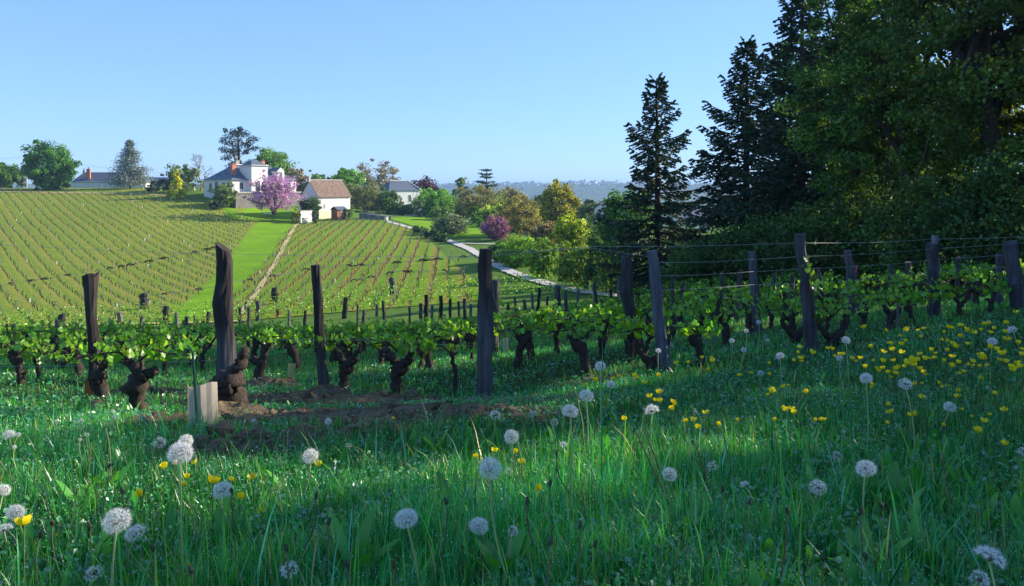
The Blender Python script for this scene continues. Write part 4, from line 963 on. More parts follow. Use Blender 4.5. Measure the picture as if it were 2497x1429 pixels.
# ------------------------------------------------------------------ near vineyard: posts
def ground_z(p): return p[2]
POSTS = {}
def post(key, label, base, top, wpx, tone=(1, 1, 1), tone2=None, style='', group=None, h=None, n=10, dmin=10):
    """base and top are pixels; base may be None (foot hidden by vines), then h gives the height"""
    r = np.random.default_rng(int(top[0] * 7 + top[1]))
    if base is not None:
        q = hit(*base); d = q[1]; foot = np.array(q)
    else:
        q = hit(top[0], top[1], h, dmin=dmin, default=max(18, dmin + 6)); d = q[1]; foot = np.array(q)
    tp = np.array(P(top[0], top[1], d)) + (np.array([r.normal() * .06, r.normal() * .06, 0]) if base is None else 0); rad = wpx / F * d / 2
    root = empty('vineyard_post', foot); tag(root, label, 'post', group)
    v = tp - foot; k = 9; s = np.linspace(0, 1, k)
    p = v[None] * s[:, None]; p[1:-1, :2] += r.standard_normal((k - 2, 2)) * rad * .1
    p = np.vstack([[p[0] - v / np.linalg.norm(v) * .25], p])
    rads = rad * np.concatenate([[1.1], 1.08 - .16 * s]) * (1 + .04 * r.standard_normal(k + 1))
    if style == 'flare': rads[:-3] = rad * .82; rads[-3:] = rad * np.array([.82, 1.0, 1.3])
    if style == 'taper': rads[1:] = rad * (1.12 - .25 * s)
    V, T = tube(p, rads, n, .07, True, r)
    tone = np.array(tone); C = np.tile(tone, (len(V), 1))
    if tone2 is not None:
        zc = V[:, 2] / v[2]; mk = sstep(tone2[1] - .04, tone2[1] + .04, zc + .02 * r.standard_normal(len(V))); C = C * (1 - mk[:, None]) + np.array(tone2[0]) * mk[:, None]
    if style == 'slant':                                            # a slanting cut across the head
        up = V[:, 2] > v[2] * .97; V[up, 2] -= (V[up, 0] - V[up, 0].min()) * .75
    if style in ('rough', 'flare'):
        up = V[:, 2] > v[2] * .98; V[up, 2] += r.uniform(-.05, .03, up.sum())
    V = V + r.standard_normal(V.shape) * rad * .03
    link('shaft', mesh_np('shaft', V, T, C, False), M['post'], root)
    POSTS[key] = (foot, tp, d, rad, root)
    return root
DK, MD, LT_, BL = (.28, .25, .24), (.62, .6, .6), (1.1, 1.1, 1.1), (.85, .92, 1.1)
post('P1', 'dark post with a flared frayed head behind an old vine', (230, 968), (220, 668), 32, (.35, .3, .28), None, 'flare')
post('P2', 'thickest tall dark post with a slanting head', (552, 985), (545, 590), 42, (.7, .7, .72), (DK, .42), 'slant', n=14)
post('P3', 'dark leaning post with a flat sawn head in the front row', (790, 962), (770, 646), 25, (.55, .52, .5), (DK, .45), '')
post('P4', 'stout round post, black above and grey below, in the middle of the front row', (1181, 972), (1184, 607), 37, (.75, .78, .82), (DK, .63), '', n=14)
post('P4b', 'slimmer post half hidden behind the stout round post', (1207, 868), (1209, 682), 19, MD, None, '')
post('P5', 'leaning weathered bluish post with cracked bark', (1622, 906), (1590, 611), 29, BL, None, 'taper', n=12)
post('P6', 'dark post just left of the leaning weathered post', (1540, 872), (1526, 622), 28, (.4, .38, .38), None, 'rough')
post('P7', 'tall post wound with a green vine shoot', (1982, 856), (1951, 571), 29, (.55, .56, .62), None, 'taper', n=12)
post('P8', 'bluish grey post left of the shoot wound post', (1850, 812), (1832, 613), 21, (.7, .75, .85), None, '')
post('P9', 'grey post with a pink ribbon beside it', (2078, 770), (2067, 611), 19, (.7, .72, .78), None, '')
post('P10', 'thick dark post with a paler post head rising behind it', (2275, 772), (2275, 594), 27, (.45, .46, .5), None, '', n=12)
post('P10b', 'pale topped post directly behind the thick dark post', (2282, 768), (2280, 574), 18, (1.3, 1.3, 1.35), None, '')
post('P11', 'frayed thick post at the right edge of the vineyard', (2482, 750), (2462, 590), 33, (.5, .52, .6), None, 'rough', n=12)
post('P12', 'short grey post left of the frayed thick post', (2436, 742), (2437, 618), 17, (.65, .68, .75), None, '')
sec = [(150, 765, 18, DK, 'short black post left of the flared post'), (352, 714, 18, DK, 'dark post behind the twisted vine'), (403, 747, 14, DK, 'slim dark post right of the dark post behind the twisted vine'),
       (629, 733, 12, MD, 'slim grey post right of the thickest post'), (670, 701, 16, DK, 'dark tilted post between the thickest post and the flat headed post'), (840, 725, 13, DK, 'black post just right of the flat headed post'),
       (957, 677, 14, MD, 'grey weathered post midway to the stout round post'), (1040, 718, 11, DK, 'small black post left of a twin before the slope rows'), (1075, 721, 10, DK, 'small black post right of a twin before the slope rows'),
       (1359, 697, 14, MD, 'grey tilted post right of the stout round post'), (1430, 661, 14, DK, 'dark brown upright post before the pale road'), (137, 780, 10, LT_, 'thin pale post touching the short black post'),
       (295, 760, 13, (1.5, 1.3, 1.1), 'pale split post between flared and dark posts'), (432, 762, 9, LT_, 'thin pale post beside the slim dark post'), (455, 772, 9, LT_, 'thin leaning stick post before the mown strip'), (30, 789, 10, MD, 'thin dark post at the left picture edge'),
       (1792, 659, 13, MD, 'slim grey post between the leaning and bluish posts'), (1760, 666, 11, MD, 'slim post left of the slim grey post'), (1878, 668, 12, MD, 'slim post right of the bluish grey post'), (1930, 668, 10, MD, 'slim post just left of the shoot wound post'),
       (2010, 660, 10, MD, 'slim post just right of the shoot wound post'), (2090, 647, 11, MD, 'leaning slim post with the pink ribbon'), (2175, 648, 12, MD, 'slim post midway to the thick dark post'), (2212, 638, 15, MD, 'leaning post left of the thick dark post'),
       (2334, 628, 11, MD, 'slim upright post right of the thick dark post'), (2354, 623, 6, MD, 'thin metal like post right of the slim upright post'), (1655, 690, 11, MD, 'slim post right of the leaning weathered post'), (1640, 672, 9, MD, 'thin post touching the leaning weathered post'),
       (1513, 674, 12, (.9, .85, .85), 'pale post left of the dark post'), (1455, 690, 10, MD, 'thin post right of the dark brown upright post')]
for i, (px, py, w, tn, lab) in enumerate(sec): post('S%d' % i, lab, None, (px, py), w, tn, None, 'rough' if i % 3 == 0 else '', h=1.38 + .1 * ((i * 5) % 4) / 4, n=7)
r = np.random.default_rng(44)
for i, (px, py) in enumerate([(585, 750), (598, 735), (607, 748), (705, 755), (742, 757), (872, 742), (885, 755), (920, 742), (937, 733), (1000, 748), (1025, 740), (1052, 745), (1098, 730), (1120, 735), (1134, 728), (1148, 742), (1240, 738), (1258, 725), (1285, 730), (1300, 715), (1312, 702), (1330, 722), (1385, 712), (1408, 705), (1490, 705), (320, 780), (345, 772), (270, 775), (505, 760), (475, 770), (182, 788), (70, 795), (12, 790), (560, 765)]):
    post('T%d' % i, 'short distant vineyard post standing in the rear rows', None, (px, py), [8, 6, 9, 7][i % 4], [DK, MD, MD, LT_][i % 4], None, '', 'posts of the rear vine rows', h=[1.25, 1.05, 1.4, 1.15, 1.3][i % 5], n=6, dmin=[15, 12.5, 19][i % 3])
# ------------------------------------------------------------------ wires
def wire(label, pts, rad=.002, tendrils=(), group=None):
    w = [np.array(P(*p)) for p in pts]; out = []
    for a, b in zip(w[:-1], w[1:]): out.append(catenary(a, b, .006 * np.linalg.norm(b - a), 9)[:-1])
    out.append(w[-1][None]); path = np.vstack(out)
    root = empty('trellis_wire', w[0]); tag(root, label, 'wire', group)
    mb = MB(); mb.tube(path - w[0], rad, 4); link('strand', mb.mesh('strand'), M['wire'], root)
    r = np.random.default_rng(int(pts[0][1] * 3 + len(tendrils)))
    for (px, ln) in tendrils:
        ln = ln * .55
        # dried tendril clump clinging to the wire
        k = np.interp(px, [CX + F * q[0] / q[1] for q in path], np.arange(len(path))); i = int(min(k, len(path) - 2)); c = path[i] * (1 - (k - i)) + path[i + 1] * (k - i) - w[0]
        tv = path[i + 1] - path[i]; tv /= np.linalg.norm(tv); mb = MB()
        for j in range(3):
            s = np.linspace(-.5, .5, 8)[:, None] * ln * r.uniform(.5, 1)
            q = c + tv * (s + r.normal() * ln * .12) + np.column_stack([0 * s, .012 * np.sin(s * 60 + j), .012 * np.cos(s * 60 + j)])
            mb.tube(q, .0045, 4, (.25, .2, .2), r=r)
        if r.random() < .7:
            a = np.linspace(0, 4.2, 9); R_l = r.uniform(.012, .035); q = c + np.outer(np.cos(a) * R_l + r.normal() * .05, tv) + np.column_stack([0 * a, 0 * a, np.sin(a) * R_l - R_l])
            mb.tube(q, .004, 4, (.25, .2, .2), r=r)
        link('dried_tendril', mb.mesh('dried_tendril'), M['vinebark'], root)
D2, D4, D5, D7, D10, D11 = (POSTS[k][2] for k in ('P2', 'P4', 'P5', 'P7', 'P10', 'P11')); D3 = POSTS['P3'][2]; D1 = POSTS['P1'][2]
wire('wire strung high across the front row from the picture edge to the right wood', [(-60, 592, D1 + 1), (250, 608, D1), (540, 618, D2 - .03), (1172, 625, D4 - .03), (1440, 601, D5 + .3), (1945, 592, D7), (2272, 583, D10), (2520, 576, D11)])
wire('rising wire hung with black dried tendrils, left of the thickest post', [(-40, 700, D1 + .4), (300, 648, D1), (538, 600, D2 + .05)], tendrils=[(22, .12), (75, .18), (110, .2), (165, .16), (270, .16), (295, .2), (318, .24), (365, .3), (400, .2), (475, .16), (505, .22), (522, .14)])
wire('wire with scattered black tendrils, thickest post to stout round post', [(560, 690, D2), (768, 652, D3), (1168, 622, D4 + .05)], tendrils=[(612, .14), (665, .16), (745, .2), (852, .14), (880, .18), (968, .2), (1030, .24), (1045, .3), (1075, .2), (1128, .18)])
wire('lower wire with a few tendrils, flat headed post to stout round post', [(775, 700, D3 + .1), (960, 662, D3 + .6), (1170, 655, D4 + .1)], tendrils=[(868, .3), (905, .2), (950, .24), (990, .24), (1000, .18), (1085, .14)])
wire('short wire with two tendril tufts, left of the thickest post', [(360, 722, D1), (545, 695, D2 + .02)], tendrils=[(402, .14), (485, .2)])
wire('wire from the stout round post over the road to the leaning post', [(1195, 612, D4), (1440, 604, D4 + .5), (1600, 628, D5)])
wire('second wire from the leaning post to the wood', [(1596, 640, D5), (1836, 632, D7 + 1), (1953, 625, D7), (2275, 606, D10), (2520, 590, D11)])
wire('third wire from the leaning post to the wood', [(1600, 672, D5), (1838, 662, D7 + 1), (1956, 655, D7), (2275, 634, D10), (2520, 615, D11)])
wire('lowest wire from the leaning post to the wood', [(1605, 706, D5), (1840, 694, D7 + 1), (1960, 690, D7), (2275, 662, D10), (2520, 645, D11)])
wire('low wire near the ground between the old vines at the left', [(-40, 893, D1 + .3), (230, 890, D1), (552, 876, D2), (600, 870, D2)])
wire('low wire at vine head height before the stout round post', [(640, 828, D3), (785, 826, D3 - .05), (985, 832, D3), (1181, 846, D4)])
wire('slack stay wire falling from the stout round post', [(1195, 700, D4), (1230, 790, D4 + .1), (1262, 880, D4 + .3)])
# ------------------------------------------------------------------ vines
LA = np.radians([-170, -140, -112, -85, -58, -30, 0, 30, 58, 85, 112, 140, 170]); LR = np.array([.35, .62, .45, .86, .55, .78, 1.05, .78, .55, .86, .45, .62, .35])
LEAF = np.vstack([[0, 0, 0], np.column_stack([np.cos(LA) * LR, np.sin(LA) * LR, .12 * LR ** 2 * np.cos(3 * LA) + .1 * np.abs(np.sin(LA)) * LR])])
LT3 = np.array([(0, i, i + 1) for i in range(1, len(LEAF) - 1)])
def vine_leaves(pos, size, r, col, up=.4, yellow=.2):
    n = len(pos)
    nrm = r.standard_normal((n, 3)) * [1, 1, .7] + [0, -.25, up]; nrm /= np.linalg.norm(nrm, axis=1)[:, None]
    a = r.standard_normal((n, 3)) + [0, 0, -.5]; a -= nrm * (a * nrm).sum(1)[:, None]; a /= np.linalg.norm(a, axis=1)[:, None]; b = np.cross(nrm, a)
    L = LEAF[None] * np.asarray(size)[:, None, None]
    V = pos[:, None] + L[..., :1] * a[:, None] + L[..., 1:2] * b[:, None] + L[..., 2:] * nrm[:, None]
    T = (np.arange(n)[:, None, None] * len(LEAF) + LT3[None]).reshape(-1, 3)
    c = np.array(col) * (1 + .2 * r.standard_normal((n, 1))).clip(.5, 1.6) * (1 + .1 * r.standard_normal((n, 3)))
    k = r.random(n) < yellow; c[k] *= [1.7, 1.35, .9]
    return V.reshape(-1, 3), T, np.repeat(c, len(LEAF), 0)
def make_foliage(seed, half=.62, lo=.0, nsh=15, lpb=8, col=(.15, .36, .025)):
    """canes tied along the wire with leafy shoots; z = 0 is the vine's head"""
    r = np.random.default_rng(seed); mb = MB(); pos = []; sz = []
    for sgn in (-1, 1):
        mb.tube([(0, 0, 0), (sgn * .12, r.normal() * .03, .12), (sgn * half * .55, r.normal() * .03, .1 + r.normal() * .02), (sgn * half, r.normal() * .03, .06)], [.014, .011, .008, .005], 5, r=r)
    for k in range(nsh):
        x = r.uniform(-half, half); b = np.array([x, r.normal() * .05, .09 + lo]); h = r.uniform(.08, .24)
        t = b + [r.normal() * .07, r.normal() * .07, h]; mb.tube([b, (b + t) / 2 + r.normal(0, .012, 3), t], [.005, .004, .002], 3, r=r)
        s = r.random(lpb)[:, None]; q = b * (1 - s) + t * s + r.standard_normal((lpb, 3)) * [.06, .06, .035] - [0, 0, .03]
        pos.append(q); sz.append(.036 + .04 * r.random(lpb) * (1.25 - s[:, 0]))
    V, T, c = vine_leaves(np.vstack(pos), np.concatenate(sz), r, col)
    return mb.mesh('canes'), mesh_np('foliage', V, T, c)
FOL = [make_foliage(300 + i, .48 + .05 * (i % 3), nsh=7 + 2 * (i % 3)) for i in range(8)]
for fm in FOL: fm[0].materials.append(M['vinebark']); fm[1].materials.append(M['vineleaf'])
def make_trunk(style, seed):
    """gnarled trunk of unit height, head at z = 1"""
    r = np.random.default_rng(seed); mb = MB()
    def gn(pts, rad, n=10):
        p = np.array(pts, float); k = 12; u = np.linspace(0, len(p) - 1, k)
        q = np.column_stack([np.interp(u, np.arange(len(p)), p[:, i]) for i in range(3)])
        for _ in range(2): q[1:-1] = (q[:-2] + 2 * q[1:-1] + q[2:]) / 4
        q[1:-1] += r.standard_normal((k - 2, 3)) * .018
        rr_ = np.interp(u, np.arange(len(p)), rad) * (1 + .13 * r.standard_normal(k))
        mb.tube(q, rr_, n, (1, 1, 1), .12, r=r)
    if style == 'Y':
        gn([(.02, 0, -.15), (-.02, 0, .25), (.05, 0, .6)], [.13, .10, .12]); gn([(.05, 0, .52), (-.1, .02, .78), (-.2, .02, 1.02)], [.11, .09, .06]); gn([(.05, 0, .52), (.2, -.02, .76), (.36, 0, 1.05)], [.11, .08, .04])
    elif style == 'hookR': gn([(.0, 0, -.15), (-.05, 0, .35), (.02, 0, .72), (.2, 0, .97), (.34, 0, .9)], [.14, .12, .13, .12, .09]); gn([(.05, 0, .75), (-.12, 0, 1.05)], [.07, .04])
    elif style == 'hookL': gn([(.05, 0, -.15), (.1, 0, .35), (-.02, 0, .72), (-.22, 0, .9), (-.3, 0, 1.08)], [.14, .12, .15, .12, .07])
    elif style == 'twist': gn([(.02, 0, -.15), (.08, 0, .2), (-.1, .02, .45), (.06, 0, .7), (.0, 0, 1.0)], [.15, .13, .19, .16, .12]); gn([(.03, 0, .72), (.3, .0, .82), (.34, .03, .9)], [.13, .1, .06]); gn([(-.02, 0, .85), (-.2, 0, 1.1), (-.2, 0, 1.3)], [.06, .05, .03])
    elif style == 'thick': gn([(.05, 0, -.15), (.03, 0, .3), (-.04, 0, .6), (.02, 0, .85)], [.2, .19, .22, .16]); gn([(.0, 0, .75), (.16, 0, 1.05), (.2, 0, 1.3)], [.12, .08, .05]); gn([(-.1, -.05, .55), (.1, -.16, .6)], [.12, .12])
    elif style == 'lean': gn([(-.12, 0, -.15), (-.04, 0, .35), (.0, 0, .7), (.12, 0, 1.02)], [.14, .11, .1, .1]); gn([(-.02, 0, .5), (-.28, 0, .62)], [.1, .07])
    elif style == 'thin': gn([(-.03, 0, -.15), (.04, 0, .3), (.03, 0, .65), (.0, 0, 1.05)], [.07, .055, .05, .04])
    elif style == 'wideY': gn([(.0, 0, -.15), (-.03, 0, .3)], [.16, .15]); gn([(-.02, 0, .25), (-.35, 0, .5), (-.52, .02, .8), (-.42, 0, 1.05)], [.14, .12, .1, .06]); gn([(-.02, 0, .25), (.25, 0, .42), (.42, 0, .75), (.5, .02, 1.05)], [.15, .13, .12, .1]); gn([(-.25, 0, .42), (-.15, .1, .8), (.0, .1, 1.0)], [.09, .06, .04])
    elif style == 'straight': gn([(0, 0, -.15), (.03, 0, .4), (-.02, 0, .8), (.02, 0, 1.0)], [.12, .1, .11, .12]); gn([(0, 0, .8), (-.2, 0, 1.02)], [.1, .07]); gn([(0, 0, .8), (.2, 0, 1.04)], [.1, .06])
    me = mb.mesh('trunk', True); me.materials.append(M['vinebark']); return me
TRK = {s: make_trunk(s, 400 + i) for i, s in enumerate(['Y', 'hookR', 'hookL', 'twist', 'thick', 'lean', 'thin', 'wideY', 'straight'])}
ROWA = math.atan2(.25, .97)
nv = [0]
def vine(loc, hgt, style, label, group=None, thick=1.0, fol=None, flip=1, fscale=1.0, leafy=True, rz=0.0):
    root = empty('grape_vine', loc, rz); tag(root, label, 'vine', group)
    link('trunk', TRK[style], None, root, sc=(hgt * thick * flip, hgt * thick, hgt))
    if leafy:
        cn, fo = FOL[(fol if fol is not None else nv[0]) % 8]
        for nm, me in (('canes', cn), ('foliage', fo)):
            o = link(nm, me, None, root, (0, 0, hgt * .97), ROWA * .6 + (math.pi if nv[0] % 2 else 0), fscale)
    nv[0] += 1; return root
near = [((45, 938), 862, 'hookL', 'old vine with swollen dark head at the left picture edge', 1.0), ((92, 935), 878, 'straight', 'paler straight vine trunk beside the swollen headed vine', .8), ((243, 978), 888, 'thick', 'thick old vine in front of the flared post', 1.05),
        ((332, 1008), 885, 'twist', 'twisted heavy old vine nearest the camera at the left', 1.1), ((640, 932), 838, 'lean', 'leaning vine trunk right of the thickest post', 1.1), ((840, 955), 852, 'Y', 'forked vine beside the flat headed post', 1.1),
        ((968, 960), 852, 'Y', 'stout forked vine midway between flat headed and stout round posts', 1.25), ((1105, 972), 865, 'thin', 'slender young vine left of the stout round post', 1.0), ((1268, 895), 820, 'hookR', 'vine hooked to the right, first right of the stout round post', 1.1),
        ((1420, 915), 824, 'hookL', 'vine hooked to the left between stout round and leaning posts', 1.1), ((1356, 862), 792, 'straight', 'small vine behind the two hooked vines', 1.0), ((1465, 876), 800, 'straight', 'dark upright vine right of the left hooked vine', 1.0),
        ((1538, 885), 815, 'straight', 'vine growing against the dark post', .9), ((1590, 908), 822, 'wideY', 'low wide forked vine left of the leaning weathered post', .9), ((1702, 892), 815, 'hookL', 'bent dark vine right of the leaning weathered post', 1.1),
        ((1768, 852), 772, 'straight', 'upright vine between leaning and bluish grey posts', 1.1), ((1940, 838), 768, 'wideY', 'wide armed vine left of the shoot wound post', .95), ((2030, 846), 770, 'wideY', 'wide armed vine right of the shoot wound post', .95),
        ((2110, 800), 742, 'lean', 'leaning vine behind the post with the pink ribbon', 1.0), ((2172, 806), 745, 'Y', 'long armed vine with a thin stake beside it', 1.3), ((2218, 790), 738, 'hookL', 'vine left of the thick dark post', 1.0), ((2340, 770), 725, 'Y', 'vine right of the thick dark post', 1.2),
        ((2420, 758), 715, 'lean', 'vine left of the frayed thick post', 1.2), ((1880, 800), 745, 'straight', 'vine behind the bluish grey post', 1.0), ((492, 906), 848, 'straight', 'small dark vine behind the propped pale sheet', 1.0), ((745, 850), 808, 'straight', 'small vine seen between tilted and flat headed posts', 1.0),
        ((704, 872), 822, 'straight', 'vine standing behind the yellow guard tube', 1.0), ((1027, 897), 832, 'straight', 'vine standing behind the stout forked vine', 1.1), ((938, 886), 830, 'thin', 'thin vine left of the stout forked vine in the second row', 1.3), ((1150, 880), 822, 'straight', 'vine half hidden by the stout round post', 1.0), ((155, 905), 850, 'hookR', 'vine behind the short black post', 1.0), ((400, 915), 850, 'straight', 'vine behind the twisted heavy vine', .9), ((2490, 745), 700, 'straight', 'vine behind the frayed post at the picture edge', 1.0)]
used = []
for i, (b, ph, st, lab, th) in enumerate(near):
    q = hit(*b); hh = (b[1] - ph) / F * q[1]; used.append(q[:2]); vine(q, float(np.clip(hh, .3, .75)), st, lab, None, th * 1.0, i, 1, 1.0 if q[1] > 9 else 1.05)
# extra leafy canes of the front row where the foliage runs on between the trunks
q = hit(560, 1015); root = vine(q, .42, 'thick', 'black stump of a dead vine at the foot of the thickest post', None, 1.5, leafy=False)
r = np.random.default_rng(12); cnt = 0
for row in range(22):
    off = 11.8 + row * 2.0
    for s in np.arange(-24, 26, 1.35):
        x = s + r.normal() * .12; y = off + x * .06 + r.normal() * .1
        px = CX + F * x / y
        if not (-120 < px < 2620): continue
        if any((x - u[0]) ** 2 + (y - u[1]) ** 2 < .55 ** 2 for u in used): continue
        if y < 12.2 and px < 600: pass
        if r.random() < .2: continue
        if cnt >= 262: break
        cnt += 1
        side = next(w for lim, w in [(230, 'left of the flared post'), (550, 'between the flared and thickest posts'), (780, 'between the thickest and flat headed posts'), (1180, 'between the flat headed and stout round posts'), (1600, 'between the stout round and leaning posts'), (1960, 'between the leaning and shoot wound posts'), (2275, 'between the shoot wound and thick dark posts'), (9999, 'right of the thick dark post')] if px < lim)
        deep = 'second' if row < 1 else ('third' if row < 2 else 'far')
        vine((x, y, Hs(x, y)), r.uniform(.42, .56), ['straight', 'Y', 'lean', 'hookR', 'hookL'][int(r.integers(5))], 'small leafy vine in the %s rows ' % deep + side if deep == 'far' else 'small leafy vine in the %s row ' % deep + side, '%s row vines ' % deep + side, 1.0, int(r.integers(8)), 1, r.uniform(1.0, 1.2))
last_row = row
# rows farther down the slope, leaves only to be seen edge-on
pos = []; szs = []
for k in range(last_row, last_row + 8):
    off = 11.8 + k * 2.0
    xs = np.arange(-.72 * off, .62 * off, .06); ys = off + xs * .06
    pz = H(xs, ys); pos.append(np.column_stack([xs + r.normal(0, .05, len(xs)), ys + r.normal(0, .12, len(xs)), pz + r.uniform(.45, .85, len(xs))])); szs.append(r.uniform(.06, .11, len(xs)))
V, T, c = vine_leaves(np.vstack(pos), np.concatenate(szs), r, (.16, .36, .028))
tag(link('lower_vine_rows', mesh_np('lower_vine_rows', V, T, c), M['vineleaf']), 'leafy vine rows lower down behind the front rows', 'vine rows', kind='stuff')
# vine shoot climbing the tall post
f, tp, d, rad, pr = POSTS['P7']
root = empty('climbing_shoot', f + np.array([rad + .03, -.08, .55])); tag(root, 'green vine shoot climbing the tall post before the wood', 'vine shoot')
mb = MB(); path = [np.array(P(px, py, d - .12)) - np.array(root.location) for px, py in [(1985, 800), (1975, 720), (1985, 690), (1968, 650), (1962, 625)]]; mb.tube(path, [.008, .007, .006, .005, .003], 5); link('cane', mb.mesh('cane'), M['vinebark'], root)
lp = np.array([np.array(P(px, py, d - .15)) for px, py in [(1962, 632), (1972, 628), (1958, 648), (1975, 645), (1968, 660), (1982, 668), (1980, 680), (1992, 690), (1975, 690), (1985, 705), (1990, 770), (2000, 780), (2010, 775), (1995, 760), (2005, 765)]]) - np.array(root.location)
V, T, c = vine_leaves(lp, np.full(len(lp), .06), r, (.075, .2, .02)); link('foliage', mesh_np('foliage', V, T, c), M['vineleaf'], root)
# pink ribbon, white clips
q = np.array(P(2082, 656, POSTS['P9'][2] - .05)); mb = MB(); mb.add([(0, 0, .06), (.05, 0, .07), (.06, .01, 0), (.02, .02, -.01), (.0, -.01, -.06), (.04, -.02, -.07)], [(0, 1, 2), (0, 2, 3), (3, 2, 5), (3, 5, 4), (0, 2, 1), (0, 3, 2), (3, 5, 2), (3, 4, 5)], (.65, .12, .3)); tag(link('marker_ribbon', mb.mesh('marker_ribbon'), M['flat'], None, q), 'pink marker ribbon tied to the wire by a grey post', 'ribbon')
q = np.array(P(672, 765, POSTS['P3'][2] + 1.2)); mb = MB(); mb.add([(0, 0, .05), (.04, 0, .06), (.05, .01, 0), (.01, .02, -.06)], [(0, 1, 2), (0, 2, 3), (0, 2, 1), (0, 3, 2)], (.55, .2, .12)); tag(link('marker_tag', mb.mesh('marker_tag'), M['flat'], None, q), 'small red tag on the dark tilted post', 'tag')
# thin stake beside the long armed vine
q = hit(2170, 806); mb = MB(); mb.tube([(0, 0, -.1), (.02, 0, .42)], [.02, .018], 6, (1.2, 1.1, 1.0)); tag(link('vine_stake', mb.mesh('vine_stake'), M['post'], None, (q[0] + .05, q[1] - .1, q[2])), 'short thin wooden stake beside the long armed vine', 'stake')
# pale sheet propped round a young vine, and its green stake
q = np.array(hit(480, 1048)); d = q[1]; s = d / F
root = empty('guard_sheet', q); tag(root, 'bent pale beige sheet guard standing in the grass before the front row', 'vine guard')
mb = MB()
xs = np.linspace(-40, 36, 9) * s; fold = np.array([.10, .045, .01, 0, -.005, .0, .03, .05, .085]); bot = np.array([-8, -2, 0, 2, 4, 2, 0, -2, -4]) * s; topz = np.array([102, 104, 101, 100, 103, 106, 108, 110, 106]) * s
tl = np.array([-3, -3, -3, -3, -3, -2, -2, -1, -2]) * s
for back in (0, .004):
    V = np.vstack([np.column_stack([xs + 4 * s, fold + back, bot]), np.column_stack([xs + tl, fold + back + .02, topz])])
    T = [t for i in range(8) for t in ((i, i + 1, i + 10), (i, i + 10, i + 9))]
    mb.add(V, T if back == 0 else [t[::-1] for t in T], (.66, .58, .44))
link('sheet', mb.mesh('sheet'), M['guard'], root)
mb = MB(); a = np.array([xs[4], -.012, -.02]); b = np.array(P(458, 842, d)) - q; mb.tube([(.02, -.02, -.05), (-.02, -.015, .5), b], [.009, .009, .007], 6, (.015, .09, .05)); tag(link('green_stake', mb.mesh('green_stake'), M['flat'], None, q), 'slim green plastic stake in front of the pale sheet guard', 'stake')
# yellow guard tubes
for (b, t, w, c, lab) in [((711, 934), 888, 18, (.72, .66, .24), 'yellowish guard tube glowing in a patch of sun'), ((1232, 862), 825, 13, (.6, .62, .45), 'pale guard tube right of the stout round post'), ((190, 900), 855, 15, (.55, .62, .62), 'pale grey guard tube left of the flared post')]:
    q = hit(*b); s = q[1] / F; mb = MB(); V, T = tube([(0, 0, -.03), (0, 0, (b[1] - t) * s * .5), (.005, 0, (b[1] - t) * s)], w / 2 * s, 10, .02, False); mb.add(V, T, c); mb.add(V * [.95, .95, 1], T[:, ::-1], c)
    tag(link('guard_tube', mb.mesh('guard_tube'), M['guard'], None, q), lab, 'vine guard')
f = POSTS['P1'][0]; mb = MB(); s = POSTS['P1'][2] / F
mb.add(np.array([(-14, 0, 0), (6, 0, -2), (4, 0, 22), (-4, 0, 38), (-13, 0, 44)]) * s, [(0, 1, 2), (0, 2, 3), (0, 3, 4)], (.8, .42, .14)); link('bare_wood_patch', mb.mesh('bare_wood_patch'), M['wood'], POSTS['P1'][4], (.0, -POSTS['P1'][3] * 1.12, .02))
# loose canes
for (a, b, lab) in [((1505 - 1060, 745), (520, 0), '')]: pass
mb = MB(); d = D2; mb.tube([np.array(P(485, 882, d)), np.array(P(505, 850, d)), np.array(P(532, 815, d))], [.012, .011, .01], 6); tag(link('pruned_cane', mb.mesh('pruned_cane'), M['vinebark']), 'bare pruned cane slanting up to the thickest post', 'cane')
# ------------------------------------------------------------------ clods of earth
r = np.random.default_rng(71)
def ico():
    t = (1 + 5 ** .5) / 2
    V = np.array([(-1, t, 0), (1, t, 0), (-1, -t, 0), (1, -t, 0), (0, -1, t), (0, 1, t), (0, -1, -t), (0, 1, -t), (t, 0, -1), (t, 0, 1), (-t, 0, -1), (-t, 0, 1)], float) / math.sqrt(1 + t * t)
    T = np.array([(0, 11, 5), (0, 5, 1), (0, 1, 7), (0, 7, 10), (0, 10, 11), (1, 5, 9), (5, 11, 4), (11, 10, 2), (10, 7, 6), (7, 1, 8), (3, 9, 4), (3, 4, 2), (3, 2, 6), (3, 6, 8), (3, 8, 9), (4, 9, 5), (2, 4, 11), (6, 2, 10), (8, 6, 7), (9, 8, 1)])
    return V, T
IV, IT = ico()
n = 5200; k = r.choice(len(SOIL), n, p=np.array([s[2] * s[3] for s in SOIL]) / sum(s[2] * s[3] for s in SOIL))
S_ = np.array(SOIL); xx = S_[k, 0] + r.normal(0, .5, n) * S_[k, 2]; yy = S_[k, 1] + r.normal(0, .5, n) * S_[k, 3]
sz = .008 + .03 * r.random(n) ** 4; sz[:60] = r.uniform(.04, .075, 60)
V = IV[None] * sz[:, None, None] * (1 + .28 * r.standard_normal((n, 12, 1))) * np.array([1.2, 1.1, .75]) + np.column_stack([xx, yy, H(xx, yy) + .045 * soil_mask(xx, yy) + sz * .3])[:, None]
T = (np.arange(n)[:, None, None] * 12 + IT[None]).reshape(-1, 3)
tag(link('soil_clods', mesh_np('soil_clods', V.reshape(-1, 3), T), M['soil']), 'crumbly brown clods of tilled earth between the old vines', 'soil', kind='stuff')
